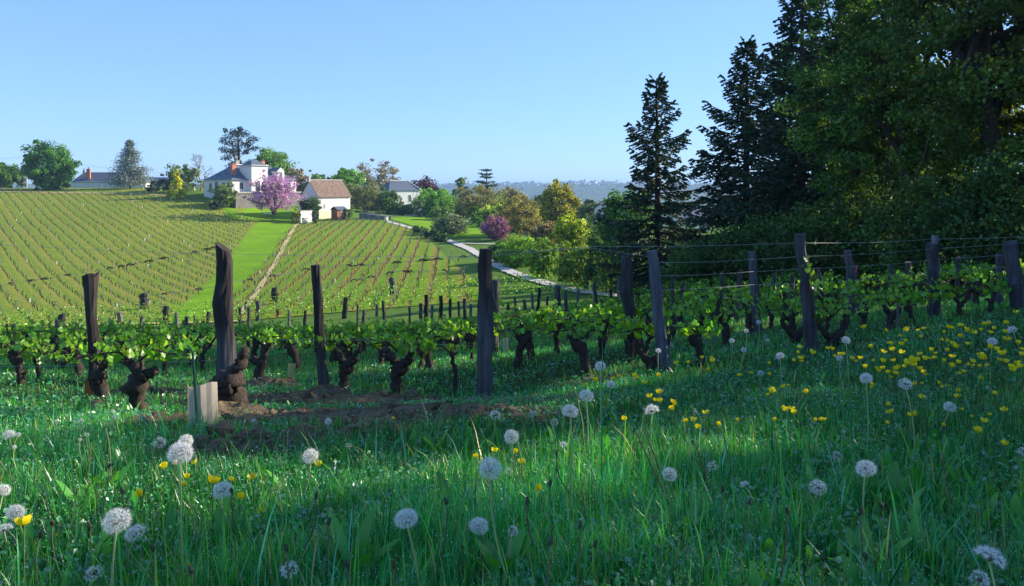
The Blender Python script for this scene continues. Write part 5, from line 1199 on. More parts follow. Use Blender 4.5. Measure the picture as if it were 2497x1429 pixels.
for i, (px, py, w, h, lab) in enumerate([(640, 945, .32, .13, 'mound of dug earth at the foot of the leaning vine'), (690, 945, .28, .12, 'sunlit mound of dug earth by the yellow guard tube'), (795, 968, .36, .13, 'mound of dug earth at the foot of the flat headed post'), (560, 1020, .4, .12, 'mound of earth round the dead stump'), (910, 990, .45, .1, 'broad low mound of earth before the stout forked vine'), (560, 1110, .22, .045, 'nearest low mound of bare earth in the meadow')]):
    q = hit(px, py); rr_ = np.random.default_rng(i + 900); g = 17
    u, v = np.meshgrid(np.linspace(-1, 1, g), np.linspace(-1, 1, g)); d2 = np.hypot(u, v).ravel()
    x = q[0] + u.ravel() * w; y = q[1] + v.ravel() * w * .7
    z = H(x, y) + h * np.clip(1 - d2 ** 2, -.4, 1) ** 1 * (1 + .14 * rr_.standard_normal(g * g))
    z = np.where(d2 > 1, H(x, y) - .03, z)
    ii_, jj_ = np.meshgrid(np.arange(g - 1), np.arange(g - 1), indexing='ij'); a = (ii_ * g + jj_).ravel(); T = np.vstack([np.stack([a, a + 1, a + g + 1], 1), np.stack([a, a + g + 1, a + g], 1)])
    tag(link('earth_mound', mesh_np('earth_mound', np.column_stack([x - q[0], y - q[1], z - q[2]]), T), M['soil'], None, q), lab, 'earth mound')
# ------------------------------------------------------------------ dandelion clocks
def clock_mesh(seed, n=165, part=1.0, cut=None):
    r = np.random.default_rng(seed); i = np.arange(n) + .5
    ph = np.arccos(1 - 2 * i / n); th_ = np.pi * (1 + 5 ** .5) * i
    D = np.column_stack([np.cos(th_) * np.sin(ph), np.sin(th_) * np.sin(ph), np.cos(ph)])
    D = D[D[:, 2] > -.8]
    if part < 1: D = D[r.random(len(D)) < part]
    if cut is not None: D = D[(D @ np.array(cut)) > -.15]
    D += r.normal(0, .06, D.shape); D /= np.linalg.norm(D, axis=1)[:, None]; n = len(D)
    R = .72 + .05 * r.standard_normal(n)
    u = np.cross(D, r.standard_normal((n, 3))); u /= np.linalg.norm(u, axis=1)[:, None]; w = np.cross(D, u)
    V, T, base = [], [], 0
    tip = D * R[:, None]; st = D * .16
    Vs = np.stack([st - u * .012, st + u * .012, tip], 1).reshape(-1, 3); Ts = np.arange(n * 3).reshape(-1, 3); V.append(Vs); T.append(Ts); base = n * 3
    m = 9; a = np.linspace(0, 2 * np.pi, m, endpoint=False)
    for k in range(m):
        dr = np.cos(a[k]) * u + np.sin(a[k]) * w; e = tip + dr * .25 + D * .24 * (1 + .2 * r.standard_normal((n, 1)))
        s = np.cross(dr, D) * .016
        V.append(np.stack([tip - s, tip + s, e], 1).reshape(-1, 3)); T.append(np.arange(n * 3).reshape(-1, 3) + base); base += n * 3
    V = np.vstack(V); C = np.tile((.9, .88, .82), (len(V), 1)); C[:n * 3] = (.3, .27, .22)
    return mesh_np('seed_head', V, np.vstack(T), C)
CLK = [clock_mesh(1), clock_mesh(2, 150), clock_mesh(3, 150, .45), clock_mesh(4, 160, .9, (.5, -.3, .8)), clock_mesh(5, 170, .25)]
for c in CLK: c.materials.append(M['pappus'])
mb = MB(); V, T = ico(); mb.add(V * [.24, .24, .2], T, (.10, .075, .05)); COREM = mb.mesh('core', True); COREM.materials.append(M['stem'])
def stem_part(root, a, b, r0, col, bend, r, name='stem', mat='stem'):
    a, b = np.array(a, float), np.array(b, float); m = (a + b) / 2 + np.array([bend, r.normal() * .01, 0])
    s = np.linspace(0, 1, 7)[:, None]; p = (1 - s) ** 2 * a + 2 * s * (1 - s) * (2 * m - (a + b) / 2) + s ** 2 * b
    mb = MB(); mb.tube(p, [r0 * 1.15, r0 * 1.1, r0, r0, r0 * .95, r0 * .9, r0 * .85], 6, col); return link(name, mb.mesh(name, True), M[mat], root)
def place_head(px, py, wpx, size, hmin, hmax):
    d = F * size / wpx; x = gx(px, d); z = -(py - HZ) / F * d; h = z - Hs(x, d)
    if not (hmin <= h <= hmax):
        hh = min(max(h, hmin), hmax); q = hit(px, py, hh, default=d); x, d = q[0], q[1]; z = -(py - HZ) / F * d
    return np.array([x, d, z]), wpx / F * d
def dandelion(px, py, wpx, label, kind=0, group=None, lean=None, col=(.32, .40, .14)):
    r = np.random.default_rng(int(px * 13 + py)); c, size = place_head(px, py, wpx, .058, .13, .40)
    lx = r.normal() * .04 if lean is None else lean
    g = np.array([c[0] + lx, c[1] + r.normal() * .02, 0]); g[2] = Hs(g[0], g[1])
    root = empty('dandelion_clock', g); tag(root, label, 'dandelion', group)
    stem_part(root, (0, 0, -.02), c - g - [0, 0, size * .1], .0028 * max(1, c[1] / 5), col, -lx * .3 + r.normal() * .012, r)
    hd = link('seed_head', CLK[kind], None, root, c - g, r.random() * 6, np.array([1, 1, r.uniform(.76, .97)]) * size / 2 * 1.08)
    hd.rotation_euler = (r.normal() * .15, r.normal() * .15, r.random() * 6)
    link('core', COREM, None, hd)
DN = [(285, 1272, 65, 0, 'largest white dandelion clock at the lower left'), (332, 1302, 52, 3, 'half blown dandelion clock just right of the largest clock'), (230, 1398, 44, 2, 'ragged dandelion clock at the bottom edge below the largest clock'), (440, 1106, 60, 0, 'big flattened dandelion clock above the yellow buttercups'),
      (453, 1076, 36, 1, 'dandelion clock peeping behind the big flattened clock'), (389, 1080, 30, 2, 'ragged dandelion clock left of the big flattened clock'), (543, 1196, 48, 0, 'dandelion clock with a dark closed bud touching it'), (757, 1113, 38, 0, 'lone dandelion clock before the bare earth'),
      (990, 1265, 57, 0, 'white dandelion clock on a straight pale stalk at bottom centre'), (1168, 1283, 48, 1, 'dandelion clock right of the straight stalked clock'), (1195, 1143, 55, 0, 'large dandelion clock in the centre of the meadow'), (1247, 1065, 36, 0, 'dandelion clock above and right of the central clock'),
      (1390, 1003, 41, 0, 'lower of the two bright clocks left of the buttercups'), (1430, 965, 37, 1, 'upper of the two bright clocks left of the buttercups'), (1464, 893, 27, 0, 'dandelion clock in front of the left hooked vine'), (1490, 938, 22, 1, 'small dandelion clock beside a buttercup below the hooked vines'),
      (1590, 1003, 36, 3, 'lopsided dandelion clock with a dark spent head beside it'), (1633, 1157, 37, 1, 'single dandelion clock in the dark grass right of centre'), (1208, 1012, 28, 2, 'ragged blown clock near the foot of the stout round post'), (1297, 1010, 20, 4, 'blown wispy clock right of the stout round post'), (1352, 1030, 22, 4, 'wispy blown clock left of the lower bright clock'),
      (2112, 1143, 48, 0, 'largest dandelion clock in the right half of the meadow'), (1994, 1190, 42, 3, 'flat bottomed clock left of the largest right hand clock'), (2112, 923, 30, 0, 'round clock below the dense buttercups, left of a pair'), (2207, 937, 32, 3, 'tufted clock below the dense buttercups, right of a pair'), (2316, 993, 28, 0, 'isolated clock at the right among dark grass'),
      (1902, 868, 21, 0, 'clock left of the shoot wound post'), (2049, 875, 18, 3, 'small clock just right of the shoot wound post foot'), (2063, 830, 20, 0, 'clock in front of the right wide armed vine'), (2470, 806, 24, 3, 'clock at the far right edge above the buttercups'), (2420, 833, 22, 0, 'clock left of the far right clock above the buttercups'),
      (1855, 910, 16, 2, 'small ragged clock in grass below the bluish post'), (22, 1060, 26, 0, 'clock at the left edge level with the pale sheet guard'), (45, 1060, 12, 1, 'tiny clock touching the left edge clock'), (8, 1196, 34, 1, 'clock cut by the left picture edge, highest of four'), (38, 1249, 42, 0, 'clock half hidden by a spent head near the left edge'), (10, 1293, 40, 3, 'lowest clock at the left picture edge'),
      (2412, 1362, 72, 3, 'big half blown clock in the lower right corner'), (2388, 1414, 48, 2, 'clock cut by the bottom edge in the lower right corner'), (706, 1388, 46, 2, 'trampled ragged clock at the bottom edge left of centre'), (2495, 1101, 22, 2, 'clock cut by the right picture edge'), (1375, 1086, 22, 3, 'half clock among dry stalks at centre'),
      (1738, 1137, 30, 4, 'thin see through clock right of the single clock'), (1817, 1183, 25, 3, 'small fan shaped clock right of the thin clock'), (2043, 1113, 26, 4, 'spiky star like clock above the flat bottomed clock'), (1241, 1149, 20, 2, 'little blown clock beside the large central clock'), (1250, 1295, 28, 2, 'ragged clock right of the clock at bottom centre'), (850, 1086, 16, 4, 'pale wisp at the edge of the bare earth'), (800, 1028, 17, 1, 'small clock on the bare earth')]
for (px, py, w, k, lab) in DN: dandelion(px, py, w, lab, k)
for (px, py, w, lab, g) in [(1785, 831, 13, 0, 0), (1820, 807, 12, 0, 0), (1850, 786, 12, 0, 0), (1814, 853, 14, 0, 0), (1605, 855, 13, 0, 0), (1635, 840, 12, 0, 0), (1950, 845, 11, 0, 0), (1872, 830, 10, 0, 0)]:
    dandelion(px, py, w, 'little white clock among the vine trunks near the leaning and bluish posts', 1, 'little clocks among the vines')
for (px, py, w) in [(197, 1026, 12), (135, 1027, 10), (278, 1017, 11), (275, 1002, 9), (195, 1072, 9), (213, 1060, 10), (618, 1026, 10), (35, 1090, 10)]:
    dandelion(px, py, w, 'tiny white daisy sized clock in the short grass at the left', 1, 'tiny clocks in the short grass')
# spent and closed dandelion heads
def bud_mesh(seed, tuft):
    r = np.random.default_rng(seed); mb = MB()
    z = np.array([0, .12, .3, .55, .8, 1.0]); rad = np.array([.1, .26, .33, .27, .2, .12]); mb.tube(np.column_stack([0 * z, 0 * z, z]), rad, 9, (.055, .06, .03), .08, r=r)
    for k in range(8):
        a = k * .785 + r.normal() * .1; o = np.array([math.cos(a), math.sin(a), 0]); s = np.array([-o[1], o[0], 0]) * .07
        mb.add([o * .25 + s + [0, 0, .1], o * .25 - s + [0, 0, .1], o * .55 + [0, 0, -.25 - .2 * r.random()]], [(0, 1, 2), (0, 2, 1)], (.06, .05, .035))
    if tuft is not None:
        for k in range(26):
            a = r.random() * 6.28; o = np.array([math.cos(a), math.sin(a), 0]); p = o * .1 * r.random() + [0, 0, .9]; s = np.array([-o[1], o[0], 0]) * .03
            mb.add([p + s, p - s, p + o * .12 + [0, 0, .28 + .1 * r.random()]], [(0, 1, 2), (0, 2, 1)], tuft)
    me = mb.mesh('bud'); me.materials.append(M['stem']); return me
BUD = [bud_mesh(1, (.7, .7, .68)), bud_mesh(2, None), bud_mesh(3, (.55, .32, .01))]
BD = [(565, 1190, 0, 'dark closed dandelion bud beside a clock'), (129, 1268, 0, ''), (220, 1279, 0, ''), (97, 1298, 1, ''), (300, 1192, 1, ''), (393, 1068, 0, ''), (366, 1072, 1, ''), (265, 1132, 1, ''), (528, 1384, 0, ''), (641, 1279, 0, ''), (668, 1327, 1, ''), (700, 1331, 1, ''), (770, 1204, 0, ''), (845, 1369, 1, ''), (800, 1267, 1, ''),
      (1326, 1105, 1, ''), (1357, 1102, 1, ''), (1340, 1174, 1, ''), (1391, 1183, 0, ''), (1339, 1318, 1, ''), (1450, 1321, 1, ''), (1414, 1276, 0, ''), (1801, 1153, 1, ''), (1825, 1219, 0, ''), (1762, 1189, 2, ''), (1285, 1219, 2, ''), (960, 1373, 2, 'half closed yellow dandelion at the foot of the straight stalked clock'), (467, 1386, 2, 'half closed yellow dandelion near the bottom left edge'),
      (2100, 1240, 1, ''), (2193, 1234, 1, ''), (1920, 1240, 0, ''), (2007, 1354, 0, ''), (1896, 1366, 1, ''), (2112, 1348, 1, ''), (2296, 1102, 0, ''), (1741, 1070, 0, ''), (1545, 1046, 0, ''), (1569, 1000, 0, 'dark spent head beside the lopsided clock'), (1692, 1076, 0, ''), (1706, 1113, 0, ''), (1090, 1218, 1, ''), (1798, 1230, 0, ''), (1248, 1375, 0, ''), (375, 1330, 1, ''), (2152, 1228, 2, '')]
for (px, py, k, lab) in BD:
    r = np.random.default_rng(int(px * 3 + py)); near_ = py > 1150
    if not lab and int(px) % 5 in (1, 3): continue
    c, size = place_head(px, py, 15 + (py - 1000) * .035, .02, .08, .24); lx = r.normal() * .07
    g = np.array([c[0] + lx, c[1] + r.normal() * .03, 0]); g[2] = Hs(g[0], g[1]); root = empty('dandelion_bud', g)
    side = 'the left third' if px < 830 else ('the middle' if px < 1660 else 'the right third')
    tag(root, lab or ('spent brown dandelion head in %s of the meadow' % side), 'dandelion', None if lab else 'spent heads in %s of the meadow' % side)
    stem_part(root, (0, 0, -.02), c - g - [0, 0, .008], .0022, [(.17, .12, .07), (.12, .16, .05), (.14, .11, .08)][int(r.integers(3))], -lx * .3, r)
    b = link('bud', BUD[k], None, root, c - g - [0, 0, .01], r.random() * 6, .017); b.rotation_euler = (r.normal() * .3, r.normal() * .3, r.random() * 6)
# bare bent stalks
for (a, b, bow, lab) in [((1548, 1048), (1668, 1290), .0, 'long reddish bare stalk leaning through the right meadow'), ((1572, 1052), (1650, 1275), .01, 'second reddish stalk parallel to the long leaning one'), ((1692, 1078), (1737, 1262), .02, 'bent pinkish bare stalk right of the single clock'), ((1762, 1046), (1800, 1195), .0, 'pale green bare stalk above the small fan shaped clock'),
                         ((1460, 1008), (1440, 1130), .0, 'dry straw stalk left of the leaning reddish stalks'), ((2298, 1104), (2345, 1290), .0, 'thin brown stalk in the right meadow'), ((258, 1045), (268, 1190), .0, 'upright green stalk above the largest clock')]:
    q = np.array(hit(*b)); d = q[1]; tp = np.array(P(a[0], a[1], d)); root = empty('bare_stalk', q); tag(root, lab, 'stalk')
    stem_part(root, (0, 0, -.02), tp - q, .0026, (.20, .12, .075) if 'red' in lab or 'pink' in lab or 'brown' in lab else (.2, .22, .08), bow, np.random.default_rng(3))
q = np.array(hit(1640, 1318)); root = empty('bare_stalk', q); tag(root, 'pinkish stalk arched over in a low bow', 'stalk'); a = np.linspace(0, math.pi * .8, 10); mb = MB(); mb.tube(np.column_stack([-.06 + .06 * np.cos(a), 0 * a, .075 * np.sin(a)]), .0024, 6, (.3, .2, .2)); link('stem', mb.mesh('stem', True), M['stem'], root)
# ------------------------------------------------------------------ buttercups
def butter_mesh(seed, openn):
    r = np.random.default_rng(seed); mb = MB()
    for k in range(5):
        a = k * 1.2566 + r.normal() * .06; o = np.array([math.cos(a), math.sin(a), 0]); s = np.array([-o[1], o[0], 0]); rw = []
        for (ra, zz, w) in [(.08, .0, .1), (.38, .12, .34), (.34 + .55 * openn, .45 + .1 * (1 - openn), .42), (.3 + .7 * openn, .85 - .25 * openn, .28)]: rw += [o * ra + s * w * .9 + [0, 0, zz + .06], o * ra + [0, 0, zz], o * ra - s * w * .9 + [0, 0, zz + .06]]
        T = []
        for j in range(3):
            for q in range(2): A = j * 3 + q; T += [(A, A + 1, A + 4), (A, A + 4, A + 3)]
        mb.add(rw, T, np.array((.85, .71, .01)) * (1 + .08 * r.normal()))
    V, T = ico(); mb.add(V * [.2, .2, .18] + [0, 0, .18], T, (.62, .45, .02))
    me = mb.mesh('petals', True); me.materials.append(M['petal']); return me
BUT = [butter_mesh(1, .3), butter_mesh(2, .42), butter_mesh(3, .62), butter_mesh(4, .12)]
def buttercup(px, py, wpx, label, group=None, lx=None, hmax=.42):
    r = np.random.default_rng(int(px * 11 + py * 5)); c, size = place_head(px, py, wpx, .026, .15, hmax)
    lx = r.normal() * .05 if lx is None else lx
    g = np.array([c[0] + lx, c[1] + r.normal() * .03, 0]); g[2] = Hs(g[0], g[1]); root = empty('buttercup', g); tag(root, label, 'buttercup', group)
    stem_part(root, (0, 0, -.02), c - g - [0, 0, size * .3], .0013 * max(1, c[1] / 4), (.06, .13, .03), -lx * .3, r)
    p = link('petals', BUT[int(r.integers(4)) if wpx < 25 else 1], None, root, c - g - [0, 0, size * .35], r.random() * 6, size * .86); p.rotation_euler = (r.normal() * .25, r.normal() * .25, r.random() * 6)
BL_ = [(60, 1270, 33, 'big yellow buttercup near the left bottom corner'), (518, 1170, 27, 'cup shaped buttercup above the clock with the dark bud'), (616, 1162, 19, 'tall narrow buttercup right of the cup shaped one'), (586, 1210, 20, 'buttercup just right of the dark closed bud'), (339, 1201, 18, 'lone buttercup above the largest dandelion clock'), (445, 1180, 16, 'small buttercup right of the lone one'), (402, 1135, 18, 'buttercup left below the big flattened clock'),
       (455, 1160, 13, 'bud like buttercup below the big flattened clock'), (426, 1128, 14, 'buttercup half under the big flattened clock'), (475, 1127, 11, 'little buttercup right under the big flattened clock'), (777, 1130, 15, 'buttercup touching the lone clock by the bare earth'), (1315, 1189, 18, 'double buttercup at centre among dark spent heads'), (1272, 1125, 15, 'buttercup right below the clock above centre'), (1257, 1100, 13, 'buttercup under the clock above centre'), (1205, 1097, 15, 'buttercup over the large central clock'), (1162, 1112, 13, 'buttercup left above the large central clock'),
       (1520, 1020, 15, 'single buttercup on an arched stalk left of the lopsided clock'), (958, 1020, 9, 'single tiny buttercup by the bare earth'), (2385, 1047, 16, 'drooping buttercup at the right below the dense patch'), (2400, 1025, 14, 'buttercup above the drooping one at the right'), (2450, 1080, 15, 'lowest buttercup near the right edge'), (563, 1168, 12, 'buttercup tucked behind the clock with the dark bud'), (637, 1243, 10, 'greenish closed buttercup right of the tall narrow one')]
for a in BL_: buttercup(*a)
grp = [(1700, 1040, 14), (1690, 1022, 13), (1722, 1005, 13), (1672, 1025, 11), (1753, 1033, 12), (1798, 1023, 8), (1608, 955, 15), (1583, 965, 13), (1598, 975, 12), (1609, 976, 12), (1638, 995, 14), (1645, 985, 12), (1640, 978, 12), (1548, 915, 12), (1554, 920, 9), (1605, 914, 12), (1571, 932, 11), (1453, 925, 13), (1428, 937, 10), (1510, 917, 10), (1495, 922, 9), (1712, 871, 9), (1735, 873, 10), (1680, 883, 10), (1650, 884, 10), (1739, 879, 11), (1727, 900, 9), (1803, 914, 9), (1832, 909, 8)]
for a in grp: buttercup(*a, 'yellow buttercup in the loose drift between the leaning post and the lopsided clock', 'buttercups in the loose middle drift')
grp = [(1890, 1022, 10), (1877, 911, 8), (1885, 950, 13), (1873, 962, 9), (1965, 953, 12), (1918, 998, 13), (1930, 995, 12), (1936, 1004, 13), (1912, 993, 10), (1911, 942, 10), (1923, 940, 9), (1990, 1023, 10), (2003, 1022, 10), (2012, 1022, 8), (2168, 985, 12), (2165, 1005, 11), (2175, 1002, 11), (2247, 967, 13), (2232, 1008, 13), (2217, 1010, 10), (2163, 1030, 10), (2301, 1035, 10), (2334, 965, 12), (2338, 950, 11), (2425, 958, 12), (2449, 998, 13), (2413, 1010, 9), (2370, 1015, 8), (2347, 998, 9), (1950, 846, 10), (1945, 858, 9), (1953, 872, 12), (1955, 880, 9), (1977, 855, 11), (1985, 860, 10), (1935, 878, 9), (2020, 848, 9), (2030, 850, 9), (2036, 868, 9), (2047, 863, 11), (2058, 863, 11), (2078, 873, 10), (2098, 872, 11), (2088, 880, 8), (1876, 885, 8)]
for a in grp: buttercup(*a, 'yellow buttercup scattered in the grass below the shoot wound post', 'buttercups scattered at the right')
r = np.random.default_rng(88)
dense = [(2153, 879, 13), (2174, 837, 11), (2198, 838, 13), (2178, 852, 12), (2198, 858, 12), (2216, 878, 14), (2224, 873, 13), (2230, 880, 14), (2238, 876, 13), (2210, 884, 14), (2220, 887, 13), (2232, 888, 12), (2256, 873, 14), (2244, 898, 13), (2250, 905, 12), (2205, 893, 11), (2190, 893, 10), (2182, 900, 9), (2271, 852, 12), (2243, 863, 10), (2328, 843, 13), (2322, 868, 12), (2321, 890, 14), (2336, 882, 13), (2302, 878, 10), (2393, 865, 15), (2395, 872, 12), (2416, 845, 14), (2430, 850, 14), (2437, 858, 12), (2444, 861, 14), (2453, 858, 10), (2455, 826, 14), (2484, 834, 11), (2492, 863, 14), (2467, 893, 15), (2471, 901, 13), (2487, 891, 15), (2482, 884, 13), (2408, 890, 10), (2390, 892, 10), (2438, 877, 11), (2350, 905, 9), (2137, 897, 9), (2142, 903, 9), (2340, 793, 11), (2360, 805, 12), (2240, 805, 9), (2253, 800, 9), (2310, 830, 9), (2477, 760, 10), (2320, 798, 9), (2195, 818, 8), (2297, 828, 8), (2415, 787, 9)]
def dense_words(px, py):
    w = 'nearest the shoot wound post' if px < 2240 else ('below the thick dark post' if px < 2370 else 'towards the right picture edge')
    u = 'upper' if py < 855 else 'lower'
    return 'bright buttercup in the %s dense yellow patch %s' % (u, w), 'buttercups of the %s dense patch %s' % (u, w)
for a in dense: buttercup(*a, *dense_words(a[0], a[1]), hmax=.45)
for k in range(62):
    px, py = r.uniform(2100, 2497), r.uniform(785, 945); buttercup(px, py, r.uniform(8, 12), *dense_words(px, py), hmax=.45)
# ------------------------------------------------------------------ broad leaved weeds
def blade_leaf(L, W, r, droop, col):
    k = 6; s = np.linspace(0, 1, k); w = W * np.sin(np.pi * (s * .86 + .09)) ** .8; x = L * s * (1 - .15 * droop); z = L * (np.sin(s * 1.1) * .75 * (1 - droop) + .1 * s - droop * .2 * s ** 2)
    V = np.vstack([np.column_stack([x, -w, z + w * .25]), np.column_stack([x, 0 * w, z]), np.column_stack([x, w, z + w * .25])])
    T = [t for j in range(2) for i in range(k - 1) for t in ((j * k + i, j * k + i + 1, (j + 1) * k + i + 1), (j * k + i, (j + 1) * k + i + 1, (j + 1) * k + i))]
    return V, T, np.tile(np.array(col) * (1 + .15 * r.normal()), (len(V), 1))
WD = [(200, 1232, .13, 'dark broad dock plant above the largest clock'), (1505, 1385, .12, 'dock plant with broad leaves at bottom centre right'), (1670, 1300, .13, 'broad leaved weed at the foot of the leaning reddish stalks'), (2230, 1390, .15, 'bright leaved weed near the bottom right'), (2170, 1225, .15, 'upright broad leaf beside the largest right hand clock'), (2110, 1400, .16, 'broad leaves at the bottom edge under the right hand clock'),
      (1100, 1250, .14, 'narrow dock plant between the two lower centre clocks'), (1225, 1400, .15, 'broad leaf clump at the bottom edge right of centre'), (1060, 1100, .16, 'tall dark tuft of broad grass left of the central clock'), (265, 1190, .14, 'dock leaf beside the lone buttercup'), (1420, 1160, .1, 'small bright leaf plant among the dry stalks'), (860, 1400, .16, 'dandelion leaf rosette at the bottom edge'), (540, 1330, .14, 'dark leaf rosette under the clock with the dark bud'),
      (2265, 1010, .14, 'broad leaf plant by the isolated right clock'), (1940, 1225, .12, 'leafy weed under the flat bottomed clock'), (1395, 1120, .1, 'clover like weed near the half clock')]
for (px, py, L, lab) in WD:
    q = np.array(hit(px, py + 25)); r = np.random.default_rng(int(px + py)); root = empty('broad_leaved_weed', q); tag(root, lab, 'weed')
    for k in range(int(r.integers(5, 9))):
        V, T, c = blade_leaf(L * r.uniform(.7, 1.1), L * r.uniform(.12, .18), r, r.uniform(.0, .5), (.08, .3, .035)); o = link('leaf', mesh_np('leaf', V, T, c, True), M['grass'], root, (0, 0, -.01), k * 2.4 + r.normal() * .3); o.rotation_euler = (0, -r.uniform(.1, .6), k * 2.4 + r.normal() * .3)
# ------------------------------------------------------------------ grass
def field(n, r0, r1, a0, a1, r):
    rad = np.exp(r.uniform(math.log(r0), math.log(r1), n)); an = r.uniform(a0, a1, n); return rad * np.sin(an), rad * np.cos(an), rad
r = np.random.default_rng(500)
def patchn(x, y, s, ph): return np.sin(x * s + ph) * np.sin(y * s * 1.3 + ph * 2) + .6 * np.sin(x * s * 2.3 - y * s * 1.7 + ph * 3)
def blades(n, r0, r1, hlo, hhi, wid, seed, tall=.0, seg=3, name='grass', label='', a=.74):
    r = np.random.default_rng(seed); x, y, rad = field(n, r0, r1, -a, a, r)
    sm = soil_mask(x, y); keep = r.random(n) > sm * .86; x, y, rad = x[keep], y[keep], rad[keep]; n = len(x)
    z = H(x, y); pn = patchn(x, y, 1.6, 1.0)
    tuft = patchn(x, y, 6.5, 3.0)
    h = r.uniform(hlo, hhi, n) * (1 + .2 * pn + .3 * tuft).clip(.4, 1.8) * (1 - .45 * sstep(3.5, 7.5, rad))
    h *= np.where(r.random(n) < tall, 1.75, 1.0)
    an = r.uniform(0, 6.283, n); ln = np.abs(r.normal(.32, .3, n)) * h
    ld = np.column_stack([np.cos(an), np.sin(an)]); a2 = an + 1.57 + r.normal(0, .5, n); wd = np.column_stack([np.cos(a2), np.sin(a2), 0 * a2]) * (wid * (.45 + 1.5 * r.random(n) ** 2) * (1 + rad * .10))[:, None]
    b = np.column_stack([x, y, z - .01]); m1 = b + np.column_stack([ld * (ln * .18)[:, None], h * .5]); m2 = b + np.column_stack([ld * (ln * .55)[:, None], h * .83]); tp = b + np.column_stack([ld * ln[:, None], h * (1 - .18 * (ln / h).clip(0, 1.5) ** 2) + .02])
    V = np.stack([b - wd * .8, b + wd * .8, m1 - wd, m1 + wd, m2 - wd * .65, m2 + wd * .65, tp], 1).reshape(-1, 3)
    i = np.arange(n)[:, None] * 7; T = np.vstack([i + t for t in ([0, 1, 3], [0, 3, 2], [2, 3, 5], [2, 5, 4], [4, 5, 6])])
    pal = np.array([(.03, .26, .065), (.05, .35, .065), (.14, .43, .05), (.11, .37, .25), (.38, .34, .16), (.015, .13, .04)])
    pr = np.array([.28, .24, .15, .12, .06, .15]); c = pal[r.choice(6, n, p=pr)] * (1 + .18 * r.standard_normal((n, 1))).clip(.5, 1.6)
    c = c * (1 + .3 * patchn(x, y, .9, 4.0))[:, None].clip(.5, 1.6); yw = (patchn(x, y, 1.3, 7.0) > .55)[:, None]; c = np.where(yw, c * [1.5, 1.12, .9], c)
    far_ = sstep(9, 16, rad)[:, None]; c = c * (1 - far_) + c * np.array([1.3, 1.25, 1.0]) * far_
    C = np.repeat(c, 7, 0)
    tag(link(name, mesh_np(name, V, T, C), M['grass']), label, 'grass', kind='stuff'); return tp, c, rad
tp, gc, grd = blades(210000, 1.25, 9.5, .035, .105, .0014, 1, .04, label='dewy dark green meadow grass in the foreground')
blades(60000, 8.0, 26, .07, .16, .0020, 2, .05, label='grass growing between the vine rows', a=.7)
blades(2500, 1.8, 9, .12, .22, .0017, 3, .05, name='tall_grass', label='taller grass stems standing above the meadow')
# small herbs: clover and speedwell leaves close to the soil
n = 110000; x, y, rad = field(n, 1.25, 14, -.74, .74, r); keep = ((patchn(x, y, 2.2, 2.5) + r.normal(0, .6, n)) > -.1) & (r.random(n) > soil_mask(x, y) * .8); x, y, rad = x[keep], y[keep], rad[keep]; n = len(x)
ce = np.column_stack([x, y, H(x, y) + r.uniform(.01, .085, n)])
V, T, c = leaves_mesh(ce, .0065 + .0011 * rad, np.tile([0, 0, 1.], (n, 1)), r, (.08, .30, .10), .25, .12, .55, .8); k = np.repeat(r.random(n) < .13, 4); c[k] = (.22, .40, .28)
tag(link('meadow_herbs', mesh_np('meadow_herbs', V, T, c), M['grass']), 'small clover and herb leaves low in the meadow', 'herbs', kind='stuff')
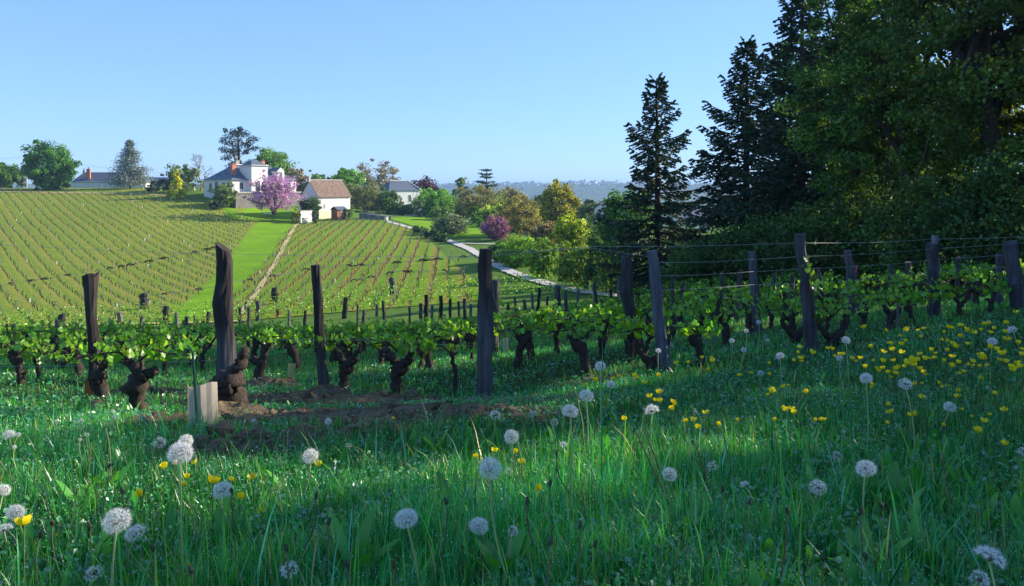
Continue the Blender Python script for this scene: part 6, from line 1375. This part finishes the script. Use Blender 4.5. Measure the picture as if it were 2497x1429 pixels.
# broad leaves of dock, plantain and dandelion mixed into the grass
n = 5200; x, y, rad = field(n, 1.3, 8, -.74, .74, r); keep = (patchn(x, y, 1.1, 5.0) + r.normal(0, .4, n) > .1) & (soil_mask(x, y) < .5); x, y = x[keep], y[keep]
mb = MB()
for i in range(len(x)):
    L = r.uniform(.05, .12); V, T, c = blade_leaf(L, L * r.uniform(.1, .17), r, r.uniform(0, .6), [(.05, .27, .03), (.07, .32, .05), (.12, .36, .05)][int(r.integers(3))])
    a_, e_ = r.uniform(0, 6.28), r.uniform(.1, .9); ce_, se_ = math.cos(e_), math.sin(e_)
    V = np.column_stack([V[:, 0] * ce_ - V[:, 2] * se_, V[:, 1], V[:, 0] * se_ + V[:, 2] * ce_]); ca, sa = math.cos(a_), math.sin(a_)
    V = np.column_stack([V[:, 0] * ca - V[:, 1] * sa, V[:, 0] * sa + V[:, 1] * ca, V[:, 2]]) + [x[i], y[i], 0]
    mb.add(V, T, c)
me = mb.mesh('broad_meadow_leaves', True); co = np.empty(len(me.vertices) * 3, np.float32); me.vertices.foreach_get('co', co); co = co.reshape(-1, 3); zz = H(np.repeat(x, 18), np.repeat(y, 18)); co[:, 2] += zz.astype(np.float32); me.vertices.foreach_set('co', co.ravel())
tag(link('broad_meadow_leaves', me, M['grass']), 'broad dock and plantain leaves mixed into the meadow grass', 'leaves', kind='stuff')
# dew on the grass tips
k = np.nonzero((grd < 7))[0]; k = r.choice(k, 9000, False); p = tp[k]; s = (.0009 + .0005 * r.random(len(k))) * (.7 + .25 * grd[k])
OV = np.array([(1, 0, 0), (-1, 0, 0), (0, 1, 0), (0, -1, 0), (0, 0, 1), (0, 0, -1)], float); OT = np.array([(0, 2, 4), (2, 1, 4), (1, 3, 4), (3, 0, 4), (2, 0, 5), (1, 2, 5), (3, 1, 5), (0, 3, 5)])
V = (p[:, None] + OV[None] * s[:, None, None]).reshape(-1, 3); T = (np.arange(len(p))[:, None, None] * 6 + OT[None]).reshape(-1, 3)
M['dew'] = solid('dew', (.85, .9, .95), None, 3, .05, spec=1.0)
tag(link('dew_drops', mesh_np('dew_drops', V, T, None, True), M['dew']), 'dew drops glinting on the grass blades', 'dew', kind='stuff')
# ------------------------------------------------------------------ haze
mb = MB(); mb.box(-5200, 5200, -60, 6900, -70, 32)
m, t, out = nt('haze'); pv = N(t, 'VolumePrincipled'); pv.inputs['Color'].default_value = (.46, .70, 1.0, 1); pv.inputs['Density'].default_value = .00024; pv.inputs['Anisotropy'].default_value = .0
t.links.new(pv.outputs[0], out.inputs['Volume'])
tag(link('haze', mb.mesh('haze'), m), kind='stuff')
